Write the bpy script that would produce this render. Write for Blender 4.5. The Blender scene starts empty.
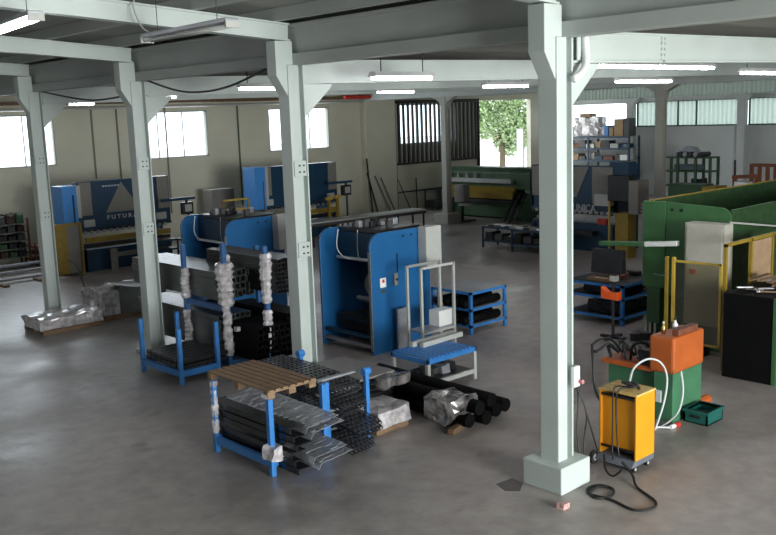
import bpy, bmesh, math, random
from mathutils import Vector, Matrix, noise
random.seed(7)
S = bpy.context.scene
COL = S.collection
# ---------------------------------------------------------------- camera
FPX, PITCH, YAW, ROLL = 918.54, 0.1646, 0.8271, -0.0349
CAMZ = 5.0
Fv = Vector((math.cos(PITCH)*math.cos(YAW), math.cos(PITCH)*math.sin(YAW), -math.sin(PITCH)))
R0 = Fv.cross(Vector((0,0,1))).normalized(); U0 = R0.cross(Fv)
Rv = math.cos(ROLL)*R0 + math.sin(ROLL)*U0
Uv = -math.sin(ROLL)*R0 + math.cos(ROLL)*U0
cd = bpy.data.cameras.new('camera'); cam = bpy.data.objects.new('camera', cd); COL.objects.link(cam)
M = Matrix((Rv, Uv, -Fv)).transposed().to_4x4(); M.translation = Vector((0,0,CAMZ)); cam.matrix_world = M
cd.sensor_width = 36; cd.lens = FPX*36/776; cd.clip_end = 400; cd.clip_start = .05
S.camera = cam
# ---------------------------------------------------------------- world, light, exposure
W = bpy.data.worlds.new('world'); S.world = W; W.use_nodes = True
bg = W.node_tree.nodes['Background']; bg.inputs[0].default_value = (0.86,0.95,1.0,1); bg.inputs[1].default_value = 3.0
S.view_settings.view_transform = 'Standard'; S.view_settings.look = 'None'
S.view_settings.exposure = 0.3; S.view_settings.gamma = 1; S.view_settings.use_curve_mapping = False
def area(name, loc, rot, sx, sy, e, col=(1,1,1)):
    l = bpy.data.lights.new(name,'AREA'); l.shape='RECTANGLE'; l.size=sx; l.size_y=sy; l.energy=e; l.color=col
    o = bpy.data.objects.new(name,l); o.location=loc; o.rotation_euler=rot; COL.objects.link(o); return o
# daylight through the big gates in the side of the hall to the right of the picture
area('daylight_side_gates',(7.2,-11.5,3.4),(math.radians(90),0,0),9,6,4600,(.97,1,.97))
# daylight at the three high windows and the gate opening of the left wall
for wx in (13.1,19.9,26.7): area('daylight_window',(wx,34.6,4.5),(math.radians(-90),0,0),3.4,1.9,130,(.85,.93,1))
area('daylight_gate',(41.5,34.6,3.2),(math.radians(-90),0,0),4.4,4.4,130,(.95,1,.95))

def ray(px,py): return Fv + Rv*((px-388)/FPX) - Uv*((py-267.5)/FPX)
C0 = Vector((0,0,CAMZ))
def G(px,py,z=0): d=ray(px,py); return C0 + d*((z-CAMZ)/d.z)
def PX(px,py,x): d=ray(px,py); return C0 + d*(x/d.x)
def PY(px,py,y): d=ray(px,py); return C0 + d*(y/d.y)
# ---------------------------------------------------------------- materials
MATS={}
def mat(name, c, rough=.6, metal=0, var=.12, scale=6, bump=0, bscale=40, spec=.5, alpha=None, emit=None, estr=0, trans=0, stretch=None):
    if name in MATS: return MATS[name]
    m=bpy.data.materials.new(name); m.use_nodes=True; nt=m.node_tree; b=nt.nodes['Principled BSDF']
    b.inputs['Base Color'].default_value=(*c,1); b.inputs['Roughness'].default_value=rough; b.inputs['Metallic'].default_value=metal
    b.inputs['Specular IOR Level'].default_value=spec
    tc=nt.nodes.new('ShaderNodeTexCoord'); mp=nt.nodes.new('ShaderNodeMapping'); nt.links.new(tc.outputs['Object'],mp.inputs[0])
    if stretch: mp.inputs['Scale'].default_value=stretch
    if var:
        n=nt.nodes.new('ShaderNodeTexNoise'); n.inputs['Scale'].default_value=scale; n.inputs['Detail'].default_value=5
        nt.links.new(mp.outputs[0],n.inputs['Vector'])
        r=nt.nodes.new('ShaderNodeValToRGB'); r.color_ramp.elements[0].position=.3; r.color_ramp.elements[1].position=.7
        r.color_ramp.elements[0].color=(*[x*(1-var) for x in c],1); r.color_ramp.elements[1].color=(*[min(1,x*(1+var)) for x in c],1)
        nt.links.new(n.outputs['Fac'],r.inputs[0]); nt.links.new(r.outputs[0],b.inputs['Base Color'])
    if bump:
        n2=nt.nodes.new('ShaderNodeTexNoise'); n2.inputs['Scale'].default_value=bscale; nt.links.new(mp.outputs[0],n2.inputs['Vector'])
        bp=nt.nodes.new('ShaderNodeBump'); bp.inputs['Strength'].default_value=bump; nt.links.new(n2.outputs['Fac'],bp.inputs['Height'])
        nt.links.new(bp.outputs[0],b.inputs['Normal'])
    if alpha is not None: b.inputs['Alpha'].default_value=alpha
    if trans: b.inputs['Transmission Weight'].default_value=trans
    if emit: b.inputs['Emission Color'].default_value=(*emit,1); b.inputs['Emission Strength'].default_value=estr
    MATS[name]=m; return m
white=mat('painted_white_steel',(.50,.555,.535),.45,var=.05,scale=1.5)
beamw=mat('pale_roof_concrete',(.42,.45,.435),.7,var=.07,scale=.8)
roofm=mat('grey_roof_deck',(.30,.31,.29),.8,var=.12,scale=.5,stretch=(4,.4,1))
wallm=mat('beige_wall_plaster',(.62,.60,.49),.85,var=.05,scale=.6)
wallb=mat('pale_grey_wall_plaster',(.60,.63,.63),.85,var=.05,scale=.6)
dark=mat('black_painted_steel',(.012,.012,.014),.4,var=.3)
blackm=mat('matt_black_sheet',(.003,.003,.0035),.7,var=.3,spec=.12)
rubber=mat('black_rubber',(.01,.01,.01),.7,var=.2)
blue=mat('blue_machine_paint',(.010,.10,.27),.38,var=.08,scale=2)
blued=mat('unlit_dark_blue_paint',(.006,.040,.088),.45,var=.1,scale=2)  # dark blue, deepened in colour because the far machines stand unlit
blueb=mat('bright_blue_rack_paint',(.035,.19,.52),.4,var=.12,scale=5)
bluel=mat('light_blue_guard_paint',(.05,.24,.62),.4,var=.05)
greym=mat('light_grey_cabinet_paint',(.42,.43,.41),.5,var=.05)
greyd=mat('warm_grey_panel_paint',(.20,.19,.17),.5,var=.06)
steel=mat('bare_steel',(.32,.33,.34),.38,metal=.7,var=.2,scale=8)
steelp=mat('grey_steel_sheet',(.30,.31,.34),.4,metal=.3,var=.15,scale=5)
yellow=mat('yellow_machine_paint',(.50,.34,.05),.5,var=.12)
yeld=mat('ochre_guard_paint',(.27,.18,.02),.5,var=.15)
yelb=mat('bright_amber_yellow_paint',(.72,.29,.012),.4,var=.06,scale=3)
orange=mat('orange_machine_paint',(.42,.095,.018),.5,var=.12,scale=4)
green=mat('green_machine_paint',(.038,.12,.042),.5,var=.14,scale=3)
greenb=mat('sea_green_machine_paint',(.05,.165,.085),.5,var=.12,scale=3)
greend=mat('dark_green_shear_paint',(.032,.085,.034),.5,var=.15,scale=3)
teal=mat('teal_plastic',(.01,.10,.085),.45,var=.08)
beige=mat('beige_cabinet_paint',(.42,.41,.36),.5,var=.05)
wood=mat('raw_pallet_wood',(.23,.145,.085),.8,var=.3,scale=6,stretch=(1,12,6))
card=mat('brown_cardboard',(.33,.22,.13),.8,var=.12)
film=mat('plastic_wrapping_film',(.55,.52,.54),.2,var=.4,scale=9,bump=.8,bscale=18,spec=.9)
filmd=mat('dark_wrapped_film',(.13,.12,.12),.18,var=.95,scale=5,bump=.7,bscale=14,spec=.8)
redm=mat('red_paint',(.5,.03,.02),.5); whitep=mat('white_plastic',(.75,.76,.76),.4,var=.03)
rust=mat('rust_red_paint',(.16,.05,.025),.6,var=.2); brass=mat('brass_metal',(.5,.33,.12),.3,metal=.9)
hosem=mat('pale_grey_hose',(.6,.62,.63),.5,var=.05); dgrey=mat('dark_grey_plastic',(.05,.05,.05),.5,var=.1)
letter=mat('pale_lettering',(.42,.45,.48),.5,var=.05); outm=mat('pale_yard_concrete',(.6,.58,.54),.9,var=.1,scale=.4)  # yard ground is plain pale concrete
leafm=mat('green_leaf',(.30,.40,.20),.6,var=.4,scale=2); bark=mat('tree_bark',(.12,.09,.06),.9,var=.2)
lampm=mat('lit_fluorescent_tube',(1,1,1),.5,var=0,emit=(1,.97,1),estr=22)
pinkg=mat('pinkish_rag',(.5,.2,.2),.8)
# floor: worn power-floated concrete with dark tyre marks and pale scuffs
def floor_mat():
    m=bpy.data.materials.new('worn_concrete_floor'); m.use_nodes=True; nt=m.node_tree; b=nt.nodes['Principled BSDF']
    L=nt.links.new; N=nt.nodes.new
    tc=N('ShaderNodeTexCoord'); 
    n1=N('ShaderNodeTexNoise'); n1.inputs['Scale'].default_value=.35; n1.inputs['Detail'].default_value=6; L(tc.outputs['Object'],n1.inputs['Vector'])
    n2=N('ShaderNodeTexNoise'); n2.inputs['Scale'].default_value=3; n2.inputs['Detail'].default_value=8; n2.inputs['Roughness'].default_value=.65; L(tc.outputs['Object'],n2.inputs['Vector'])
    mx=N('ShaderNodeMath'); mx.operation='MULTIPLY_ADD'; L(n1.outputs['Fac'],mx.inputs[0]); mx.inputs[1].default_value=.6
    m2=N('ShaderNodeMath'); m2.operation='MULTIPLY'; L(n2.outputs['Fac'],m2.inputs[0]); m2.inputs[1].default_value=.4; L(m2.outputs[0],mx.inputs[2])
    r=N('ShaderNodeValToRGB'); e=r.color_ramp.elements; e[0].position=.38; e[0].color=(.215,.195,.185,1); e[1].position=.60; e[1].color=(.38,.345,.325,1)
    L(mx.outputs[0],r.inputs[0]); 
    v=N('ShaderNodeTexNoise'); v.inputs['Scale'].default_value=1.3; v.inputs['Detail'].default_value=2; L(tc.outputs['Object'],v.inputs['Vector'])
    r2=N('ShaderNodeValToRGB'); r2.color_ramp.elements[0].position=.26; r2.color_ramp.elements[0].color=(.55,.55,.55,1); r2.color_ramp.elements[1].position=.34; r2.color_ramp.elements[1].color=(1,1,1,1)
    L(v.outputs['Fac'],r2.inputs[0])
    mm=N('ShaderNodeMixRGB'); mm.blend_type='MULTIPLY'; mm.inputs[0].default_value=.7; L(r.outputs[0],mm.inputs[1]); L(r2.outputs[0],mm.inputs[2]); L(mm.outputs[0],b.inputs['Base Color'])
    rr=N('ShaderNodeMapRange'); rr.inputs[1].default_value=.35; rr.inputs[2].default_value=.65; rr.inputs[3].default_value=.28; rr.inputs[4].default_value=.55; L(n1.outputs['Fac'],rr.inputs[0]); L(rr.outputs[0],b.inputs['Roughness'])
    n4=N('ShaderNodeTexNoise'); n4.inputs['Scale'].default_value=2.2; n4.inputs['Detail'].default_value=6; L(tc.outputs['Object'],n4.inputs['Vector'])
    bp=N('ShaderNodeBump'); bp.inputs['Strength'].default_value=.12; bp.inputs['Distance'].default_value=.1; L(n4.outputs['Fac'],bp.inputs['Height']); L(bp.outputs[0],b.inputs['Normal'])
    return m
floorm=floor_mat()
def glass_mat(name,col,a,rough=.1):
    m=bpy.data.materials.new(name); m.use_nodes=True; nt=m.node_tree; nt.nodes.clear()
    o=nt.nodes.new('ShaderNodeOutputMaterial'); mix=nt.nodes.new('ShaderNodeMixShader'); t=nt.nodes.new('ShaderNodeBsdfTransparent'); g=nt.nodes.new('ShaderNodeBsdfGlossy')
    g.inputs['Roughness'].default_value=rough; t.inputs[0].default_value=(*col,1); mix.inputs[0].default_value=a
    nt.links.new(t.outputs[0],mix.inputs[1]); nt.links.new(g.outputs[0],mix.inputs[2]); nt.links.new(mix.outputs[0],o.inputs[0]); return m
glassm=glass_mat('window_glass',(.96,.98,1),.06)
mesh_pane=glass_mat('tinted_guard_pane',(.75,.72,.6),.12,.3)
def transl_mat():
    m=bpy.data.materials.new('translucent_corrugated_sheet'); m.use_nodes=True; nt=m.node_tree; nt.nodes.clear()
    o=nt.nodes.new('ShaderNodeOutputMaterial'); a=nt.nodes.new('ShaderNodeAddShader'); t=nt.nodes.new('ShaderNodeBsdfTranslucent'); d=nt.nodes.new('ShaderNodeBsdfDiffuse')
    t.inputs[0].default_value=(.23,.27,.245,1); d.inputs[0].default_value=(.2,.22,.21,1)
    nt.links.new(t.outputs[0],a.inputs[0]); nt.links.new(d.outputs[0],a.inputs[1]); nt.links.new(a.outputs[0],o.inputs[0]); return m
translm=transl_mat()
# ---------------------------------------------------------------- mesh helpers (world coordinates; a child is moved into its thing's frame)
INV={}
class MB:
    def __init__(s): s.v=[]; s.f=[]
    def add(s,vs,fs):
        o=len(s.v); s.v+= [Vector(v) for v in vs]; s.f+=[tuple(i+o for i in f) for f in fs]; return s
    def box(s,x0,x1,y0,y1,z0,z1):
        return s.add([(x0,y0,z0),(x1,y0,z0),(x1,y1,z0),(x0,y1,z0),(x0,y0,z1),(x1,y0,z1),(x1,y1,z1),(x0,y1,z1)],
            [(0,3,2,1),(4,5,6,7),(0,1,5,4),(1,2,6,5),(2,3,7,6),(3,0,4,7)])
    def bar(s,p,q,w,h,up=(0,0,1)):
        p=Vector(p);q=Vector(q);d=(q-p).normalized();u=Vector(up)
        if abs(d.dot(u))>.95:u=Vector((1,0,0))
        a=d.cross(u).normalized()*w/2;b=a.cross(d).normalized()*h/2
        vs=[p-a-b,p+a-b,p+a+b,p-a+b,q-a-b,q+a-b,q+a+b,q-a+b]
        return s.add(vs,[(0,1,2,3),(4,7,6,5),(0,4,5,1),(1,5,6,2),(2,6,7,3),(3,7,4,0)])
    def tube(s,pts,r,n=8,cap=True):
        pts=[Vector(p) for p in pts]; vs=[];fs=[];a=None
        for i,p in enumerate(pts):
            d=(pts[min(i+1,len(pts)-1)]-pts[max(i-1,0)]).normalized()
            if a is None:
                a=d.cross(Vector((0,0,1)) if abs(d.z)<.9 else Vector((1,0,0))).normalized()
            a=(a-d*a.dot(d)).normalized(); b=d.cross(a)
            rr=r[i] if isinstance(r,(list,tuple)) else r
            for k in range(n):
                t=2*math.pi*k/n; vs.append(p+a*rr*math.cos(t)+b*rr*math.sin(t))
        for i in range(len(pts)-1):
            for k in range(n): fs.append((i*n+k,i*n+(k+1)%n,(i+1)*n+(k+1)%n,(i+1)*n+k))
        if cap: fs.append(tuple(range(n))[::-1]); fs.append(tuple((len(pts)-1)*n+k for k in range(n)))
        return s.add(vs,fs)
    def prism(s,poly,axis,a,b):
        def P(u,v,t):
            return {'x':(t,u,v),'y':(u,t,v),'z':(u,v,t)}[axis]
        n=len(poly); vs=[P(u,v,a) for u,v in poly]+[P(u,v,b) for u,v in poly]
        fs=[tuple(range(n)),tuple(range(2*n-1,n-1,-1))]+[(i,i+n,(i+1)%n+n,(i+1)%n) for i in range(n)]
        return s.add(vs,fs)
    def blob(s,c,sz,n=3,amp=.15,seed=0,flat=True):
        # crumpled box / rag: subdivided box displaced by noise
        bm=bmesh.new(); bmesh.ops.create_cube(bm,size=1); bmesh.ops.subdivide_edges(bm,edges=bm.edges[:],cuts=n,use_grid_fill=True)
        vs=[]
        for v in bm.verts:
            p=v.co.copy(); q=Vector((p.x*sz[0],p.y*sz[1],p.z*sz[2])); nn=noise.noise_vector(q*3.1+Vector((seed,seed*2,0)))
            q+=nn*amp
            if flat and p.z<-.45: q.z=-sz[2]/2
            vs.append(q+Vector(c))
        fs=[tuple(v.index for v in f.verts) for f in bm.faces]; bm.free(); return s.add(vs,fs)
    def build(s,name,m,parent=None,bevel=0,smooth=False,label=None,kind=None):
        me=bpy.data.meshes.new(name); vs=s.v
        if parent is not None: inv=INV[parent.name]; vs=[inv@v for v in vs]
        me.from_pydata([tuple(v) for v in vs],[],s.f)
        bm=bmesh.new(); bm.from_mesh(me); bmesh.ops.recalc_face_normals(bm,faces=bm.faces); bm.to_mesh(me); bm.free()
        me.materials.append(m); o=bpy.data.objects.new(name,me); COL.objects.link(o)
        if smooth:
            for p in me.polygons: p.use_smooth=True
        if bevel:
            b=o.modifiers.new('bevel','BEVEL'); b.width=bevel; b.segments=2; b.limit_method='ANGLE'
        if parent is not None: o.parent=parent; INV[o.name]=INV[parent.name]
        else: INV[o.name]=Matrix()
        if label: o['label']=label
        if kind: o['kind']=kind
        return o
def mb(): return MB()
def bx(*a): return MB().box(*a)
def tag(o,label,cat,group=None,kind=None):
    o['label']=label; o['category']=cat
    if group:o['group']=group
    if kind:o['kind']=kind
    return o
def T(name,label,cat,loc,rz=0,group=None):
    o=bpy.data.objects.new(name,None); COL.objects.link(o); o.location=loc; o.rotation_euler=(0,0,rz); o.empty_display_size=.1
    INV[o.name]=(Matrix.Translation(Vector(loc))@Matrix.Rotation(rz,4,'Z')).inverted()
    return tag(o,label,cat,group)
def kids(o): return [c for c in bpy.data.objects if c.parent==o]
def dup(o,loc=None,label=None,rz=None,parent=None):
    c=o.copy(); COL.objects.link(c)
    if parent is not None: c.parent=parent
    if loc is not None:c.location=loc
    if rz is not None:c.rotation_euler=(0,0,rz)
    if label:c['label']=label
    for k in kids(o): dup(k,parent=c)
    return c
def struct(o): o['kind']='structure'; return o
def text(word,size,m,parent,loc,rot,name='lettering',depth=.012,sx=1,sp=1):
    cu=bpy.data.curves.new('lettering','FONT'); cu.body=word; cu.size=size; cu.extrude=depth; cu.align_x='LEFT'; cu.space_character=sp; cu.offset=.006
    t=bpy.data.objects.new('tmp',cu); COL.objects.link(t); bpy.context.view_layer.update()
    me=bpy.data.meshes.new_from_object(t); bpy.data.objects.remove(t)
    X=Matrix.Translation(Vector(loc))@rot.to_4x4()@Matrix.Diagonal((sx,1,1,1))
    me.transform(X); me.transform(INV[parent.name]); me.materials.clear(); me.materials.append(m)
    o=bpy.data.objects.new(name,me); COL.objects.link(o); o.parent=parent; INV[o.name]=INV[parent.name]; return o
ROT_Y=Matrix(((1,0,0),(0,0,-1),(0,1,0)))      # lettering on a face looking to -Y, reading along +X
ROT_X=Matrix(((0,0,-1),(-1,0,0),(0,1,0)))     # lettering on a face looking to -X, reading along -Y
def arcpts(cx,cy,r,a0,a1,n=6):
    return [(cx+r*math.cos(math.radians(a0+(a1-a0)*i/n)),cy+r*math.sin(math.radians(a0+(a1-a0)*i/n))) for i in range(n+1)]
def catmull(P,n=8):
    P=[Vector(p) for p in P]; Q=[P[0]]+P+[P[-1]]; out=[]
    for i in range(1,len(Q)-2):
        for k in range(n):
            t=k/n; a,b,c,d=Q[i-1],Q[i],Q[i+1],Q[i+2]
            out.append(.5*((2*b)+(c-a)*t+(2*a-5*b+4*c-d)*t*t+(3*b-a-3*c+d)*t**3))
    out.append(P[-1]); return out
YN={'a':7.21,'b':12.72,'c':18.2,'d':23.62,'e':29.1}
WY=34.83; BX=46.5
# ================================================================ STRUCTURE
struct(bx(-12,BX,-12,WY,-.3,0).build('floor',floorm))
gr=bx(-60,160,-60,160,-.6,-.31).build('ground_outside',outm); gr['kind']='structure'
# left wall with three high windows, a slatted window and a gate opening
WIN=[(11.33,14.89),(18.14,21.70),(24.95,28.51)]
w=mb(); xs=-6
for a,b in WIN+[(33.1,37.2)]:
    z0,z1=(3.51,5.46) if a<30 else (3.45,5.5)
    w.box(xs,a,WY,WY+.3,0,6.9); w.box(a,b,WY,WY+.3,0,z0); w.box(a,b,WY,WY+.3,z1,6.9); xs=b
w.box(xs,39.2,WY,WY+.3,0,6.9); w.box(39.2,44.0,WY,WY+.3,5.62,6.9); w.box(44.0,BX+.3,WY,WY+.3,0,6.9)
struct(w.build('wall_left',wallm))
for i,(a,b) in enumerate(WIN+[(33.1,37.2)]):
    z0,z1=(3.51,5.46) if a<30 else (3.45,5.5)
    f=mb()
    for q in ((a,a+.05,z0,z1),(b-.05,b,z0,z1),(a,b,z0,z0+.05),(a,b,z1-.05,z1)): f.box(q[0],q[1],WY+.02,WY+.12,q[2],q[3])
    for k in (1/3,2/3): xm=a+(b-a)*k; f.box(xm-.015,xm+.015,WY+.03,WY+.1,z0,z1)
    fo=struct(f.build('window_%d'%(i+1),greym))
    bx(a,b,WY+.06,WY+.07,z0,z1).build('pane',glassm,fo)
struct(bx(30.5,32.5,34.4,WY,0,6.1).build('wall_pilaster',wallm))
struct(mb().box(12,BX+.3,-12.3,-12,0,6.9).box(-12.3,2,-12.3,-12,0,8).box(2,12,-12.3,-12,6.4,8).build('unseen_wall_right',wallb))  # unseen; added to shut out world light either side of the gates
struct(mb().box(-12.3,-12,-12,WY,0,8).build('unseen_wall_near',mat('dark_low_bounce_wall',(.16,.16,.16),.8,var=.05)))  # unseen; added to block light from behind, dark to cut its bounce
# back wall with a high ribbon of windows between posts
yb=[PX(p,115,BX).y for p in (572,633,744,860,980)]
zb0,zb1=3.86,5.22
w=mb(); w.box(BX,BX+.3,-12,WY,0,zb0); w.box(BX,BX+.3,-12,WY,zb1,5.45); w.box(BX,BX+.3,yb[0]+.6,WY,zb0,zb1)
w.box(BX,BX+.3,-12,WY,6.3,6.9)
w.box(BX,BX+.3,-12,yb[4],zb0,zb1); struct(w.build('wall_back',wallb))
def corr(x,y0,y1,z0,z1,amp=.04,per=.25):
    m=mb(); n=max(4,int((y1-y0)/per*4)); vs=[];fs=[]
    for i in range(n+1):
        y=y0+(y1-y0)*i/n; xx=x+amp*(1 if (i//2)%2 else -1); vs+=[(xx,y,z0),(xx,y,z1)]
    for i in range(n): fs.append((2*i,2*i+2,2*i+3,2*i+1))
    return m.add(vs,fs)
for i in range(4):
    y1=yb[i]-.25 if i else yb[0]+.6; y0=yb[i+1]+.25; f=mb()
    for q in ((y0,y0+.06,zb0,zb1),(y1-.06,y1,zb0,zb1),(y0,y1,zb0-.03,zb0+.04),(y0,y1,zb1-.04,zb1)): f.box(BX-.03,BX+.1,q[0],q[1],q[2],q[3])
    if i:
        for k in (.42,.6): ym=y1+(y0-y1)*k; f.box(BX-.02,BX+.08,ym-.03,ym+.03,zb0,zb1)
    fo=struct(f.build('window_%d'%(i+5),greend if i else greym))
    if i: corr(BX+.15,y0,y1,zb0,zb1).build('pane',translm,fo)
    else: bx(BX+.05,BX+.06,y0,y1,zb0,zb1).build('pane',glassm,fo)
trm=translm.copy(); trm.name='less_translucent_corrugated_sheet'  # same corrugated sheet with lower translucency
for n_ in trm.node_tree.nodes:
    if n_.type=='BSDF_TRANSLUCENT': n_.inputs[0].default_value=(.06,.07,.06,1)
struct(corr(BX+.1,-12,WY,5.45,6.3).build('trim_1',trm))
for i,y in enumerate(yb[1:4]):
    p=mb().prism([(y-.22,0),(y+.22,0),(y+.22,5.1),(y+.55,5.45),(y-.55,5.45),(y-.22,5.1)],'x',BX-.35,BX)
    struct(p.build('wall_post',wallb,bevel=.02))
# roof: low far roof and higher near roof with purlins
def rz(x): return 6.14+.012*(x-10)
r=mb(); r.add([(9.9,-12,rz(9.9)),(BX+.3,-12,rz(46)),(BX+.3,WY+.3,rz(46)),(9.9,WY+.3,rz(9.9)),(9.9,-12,6.9),(BX+.3,-12,7),(BX+.3,WY+.3,7),(9.9,WY+.3,6.9)],
    [(0,3,2,1),(4,5,6,7),(0,1,5,4),(1,2,6,5),(2,3,7,6),(3,0,4,7)])
struct(r.build('ceiling',mat('olive_grey_far_roof',(.20,.20,.17),.8,var=.1,scale=.5)))
def nz(x): return 6.56+.066*(9.6-x)
r=mb(); r.add([(-12,-12,nz(-12)+.2),(9.9,-12,nz(9.9)+.2),(9.9,WY+.3,nz(9.9)+.2),(-12,WY+.3,nz(-12)+.2),(-12,-12,nz(-12)+.45),(9.9,-12,nz(9.9)+.45),(9.9,WY+.3,nz(9.9)+.45),(-12,WY+.3,nz(-12)+.45)],
    [(0,3,2,1),(4,5,6,7),(0,1,5,4),(1,2,6,5),(2,3,7,6),(3,0,4,7)])
struct(r.build('ceiling_near',roofm))
x=9.3
while x>-8:
    p=mb().box(x-.07,x+.07,-12,WY,nz(x)+.0,nz(x)+.2); struct(p.build('roof_purlin',beamw)); x-=1.55
# long girder over the front row of columns
g=mb().box(9.66,9.84,-12,WY,6.06,6.52).box(9.58,9.86,-12,WY,5.88,6.07).box(9.6,9.86,-12,WY,6.5,6.56)
struct(g.build('roof_girder',beamw,bevel=.01))
struct(mb().box(30.45,30.75,-12,WY,5.72,rz(30)).build('roof_girder',beamw))
struct(mb().box(21.2,21.4,-12,WY,5.95,rz(21)).build('roof_girder',beamw))
def ibeam(p,q,w,h,m,name,t=.03):
    p=Vector(p);q=Vector(q); b=mb(); u=Vector((0,0,1))
    b.bar(p+u*t/2,q+u*t/2,w,t); b.bar(p+u*(h-t/2),q+u*(h-t/2),w,t); b.bar(p+u*h/2,q+u*h/2,.12,h-2*t)
    o=struct(b.build(name,m)); return o
for k,y in YN.items():
    ibeam((9.56,y,6.27),(-8,y,6.27+.066*17.56),.22,.29,white,'near_roof_beam')
    ibeam((9.84 if k!='e' else 30.8,y,5.57 if k!='e' else 5.65),(BX,y,6.05),.2,.4,white,'far_roof_beam')
for y in (1.75,-3.7):
    ibeam((9.56,y,6.27),(-8,y,6.27+.066*17.56),.22,.29,white,'near_roof_beam')
    ibeam((9.88,y,5.57),(BX,y,6.05),.2,.4,white,'far_roof_beam')
# end plate with bolts on the near end of the far beam beside the big column
e=mb().box(9.9,10.3,7.08,7.1,5.6,5.92)
for zz in (5.66,5.73,5.8,5.87): e.tube([(10.0,7.08,zz),(10.0,7.06,zz)],.02,6)
for zz in (5.62,5.7,5.78,5.86,5.93): e.tube([(12.0,7.09,zz),(12.0,7.07,zz)],.018,6)
struct(e.build('beam_end_plate',white))
# ================================================================ COLUMNS
farw=mat('backlit_shade_column_paint',(.34,.34,.30),.6,var=.05)  # backlit far columns: their shade is put into the paint colour
def column(x,y,label,plates=True,base=(.62,.37),far=False,group='painted steel columns of the hall'):
    t=T('steel_column',label,'column',(x,y,0),0,group)
    zt=5.88 if not far else 5.72
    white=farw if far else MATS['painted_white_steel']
    s=mb().box(x-.15,x+.05,y-.15,y+.15,0,zt); s.box(x+.04,x+.18,y-.02,y+.02,0,zt); s.box(x+.17,x+.2,y-.14,y+.14,0,zt)
    s.build('shaft',white,t,bevel=.012)
    if not far:
        b=mb().prism([(x-.15,5.36),(x-.37,5.7),(x-.37,6.27),(x-.02,6.27),(x-.02,5.88),(x-.15,5.88)],'y',y-.13,y+.13)
        b.build('haunch_bracket',white,t,bevel=.01)
        b=mb().prism([(x+.22,4.98),(x+.22,5.57),(x+.86,5.57),(x+.86,5.53)],'y',y-.07,y+.07); b.build('knee_brace',white,t,bevel=.01)
    else:
        b=mb().prism([(y-.7,5.72),(y-.15,5.72),(y-.15,5.2)]+[(y-.17,5.3),(y-.25,5.5)],'x',x-.12,x+.2)
        b.prism([(y+.7,5.72),(y+.15,5.72),(y+.15,5.2),(y+.17,5.3),(y+.25,5.5)],'x',x-.12,x+.2); b.build('haunch_bracket',white,t)
    if plates:
        for zz in (4.15,2.75):
            p=mb().box(x-.13,x+.12,y-.18,y-.156,zz-.13,zz+.13).build('splice_plate',white,t,bevel=.005)
            q=mb()
            for a in (-.03,.06):
                for c in (-.06,.05): q.tube([(x+a,y-.18,zz+c),(x+a,y-.2,zz+c)],.017,6)
            q.build('bolt',dgrey,p)
    w_,h_=base
    bb=mb().prism([(x-w_/2,y-w_/2),(x+w_/2,y-w_/2),(x+w_/2,y+w_/2),(x-w_/2,y+w_/2)],'z',0,h_); bb.build('base_box',white,t,bevel=.015)
    return t
cA=column(9.6,YN['a'],'white steel column with a tall square base box beside the yellow trolley',False,(.64,.37))
wd=mb().tube(catmull([(10.02,7.05,5.9),(10.02,7.03,5.66),(9.95,7.0,5.52),(9.82,6.98,5.42),(9.7,7.0,5.36)],6),.05,10)
wd.build('white_downpipe',whitep,cA,smooth=True)
column(9.6,YN['b'],'white steel column rising behind the wooden pallet and grey gratings',base=(.5,.05))
column(9.6,YN['c'],'white steel column behind the low blue bar cart at the left',base=(.6,.07))
column(9.6,YN['d'],'leftmost white steel column, standing behind the low wrapped pallet',base=(.45,.12))
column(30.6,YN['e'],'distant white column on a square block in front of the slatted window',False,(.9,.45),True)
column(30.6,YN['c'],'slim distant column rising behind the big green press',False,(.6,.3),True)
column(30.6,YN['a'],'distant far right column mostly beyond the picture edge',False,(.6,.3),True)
# ================================================================ LAMPS
def lamp(px0,px1,y,label,n=1):
    a=PY(*px0,y); b=PY(*px1,y); z=min((a.z+b.z)/2, 5.98)
    L=(b.x-a.x)/n
    for i in range(n):
        x0=a.x+L*i+.03; x1=a.x+L*(i+1)-.03
        t=T('fluorescent_lamp',label if n==1 else label%(['left','right'][i]),'ceiling lamp',((x0+x1)/2,y,z),0,'lit fluorescent lamps under the far roof')
        mb().prism([(y-.12,z),(y+.12,z),(y+.06,z+.08),(y-.06,z+.08)],'x',x0,x1).build('housing',whitep,t)
        for s in (-1,1): mb().tube([(x0+.04,y+s*.05,z-.03),(x1-.04,y+s*.05,z-.03)],.028,8).build('tube',lampm,t)
        for xx in (x0+.2,x1-.2): mb().tube([(xx,y,z+.08),(xx,y,rz(xx)+.02)],.01,5).build('hanger',dgrey,t)
lamp((371,78),(432,75),11.6,'lit lamp high in mid picture, the larger of the two above the slatted window')
lamp((377,92),(414,90.5),21,'smaller lit lamp just above the left end of the slatted window')
lamp((238,88.5),(282,86),15.5,'lit lamp just left of the pallet-side column head')
lamp((68,104),(95,102.5),26.3,'small lit lamp between the two leftmost columns')
lamp((164,96.5),(177,95.5),22,'tiniest lit lamp, above the middle high window')
lamp((483,86.5),(528,84),15.5,'lit lamp above the gate opening with the tree')
lamp((588,66),(713,65.5),10,'%s one of the two lit lamps end to end under the white beam',2)
lamp((616,81),(671,80),13.8,'lit lamp in front of the head of the slim distant column')
lamp((742,72),(800,72),10,'lit lamp cut by the right edge of the picture')
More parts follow.
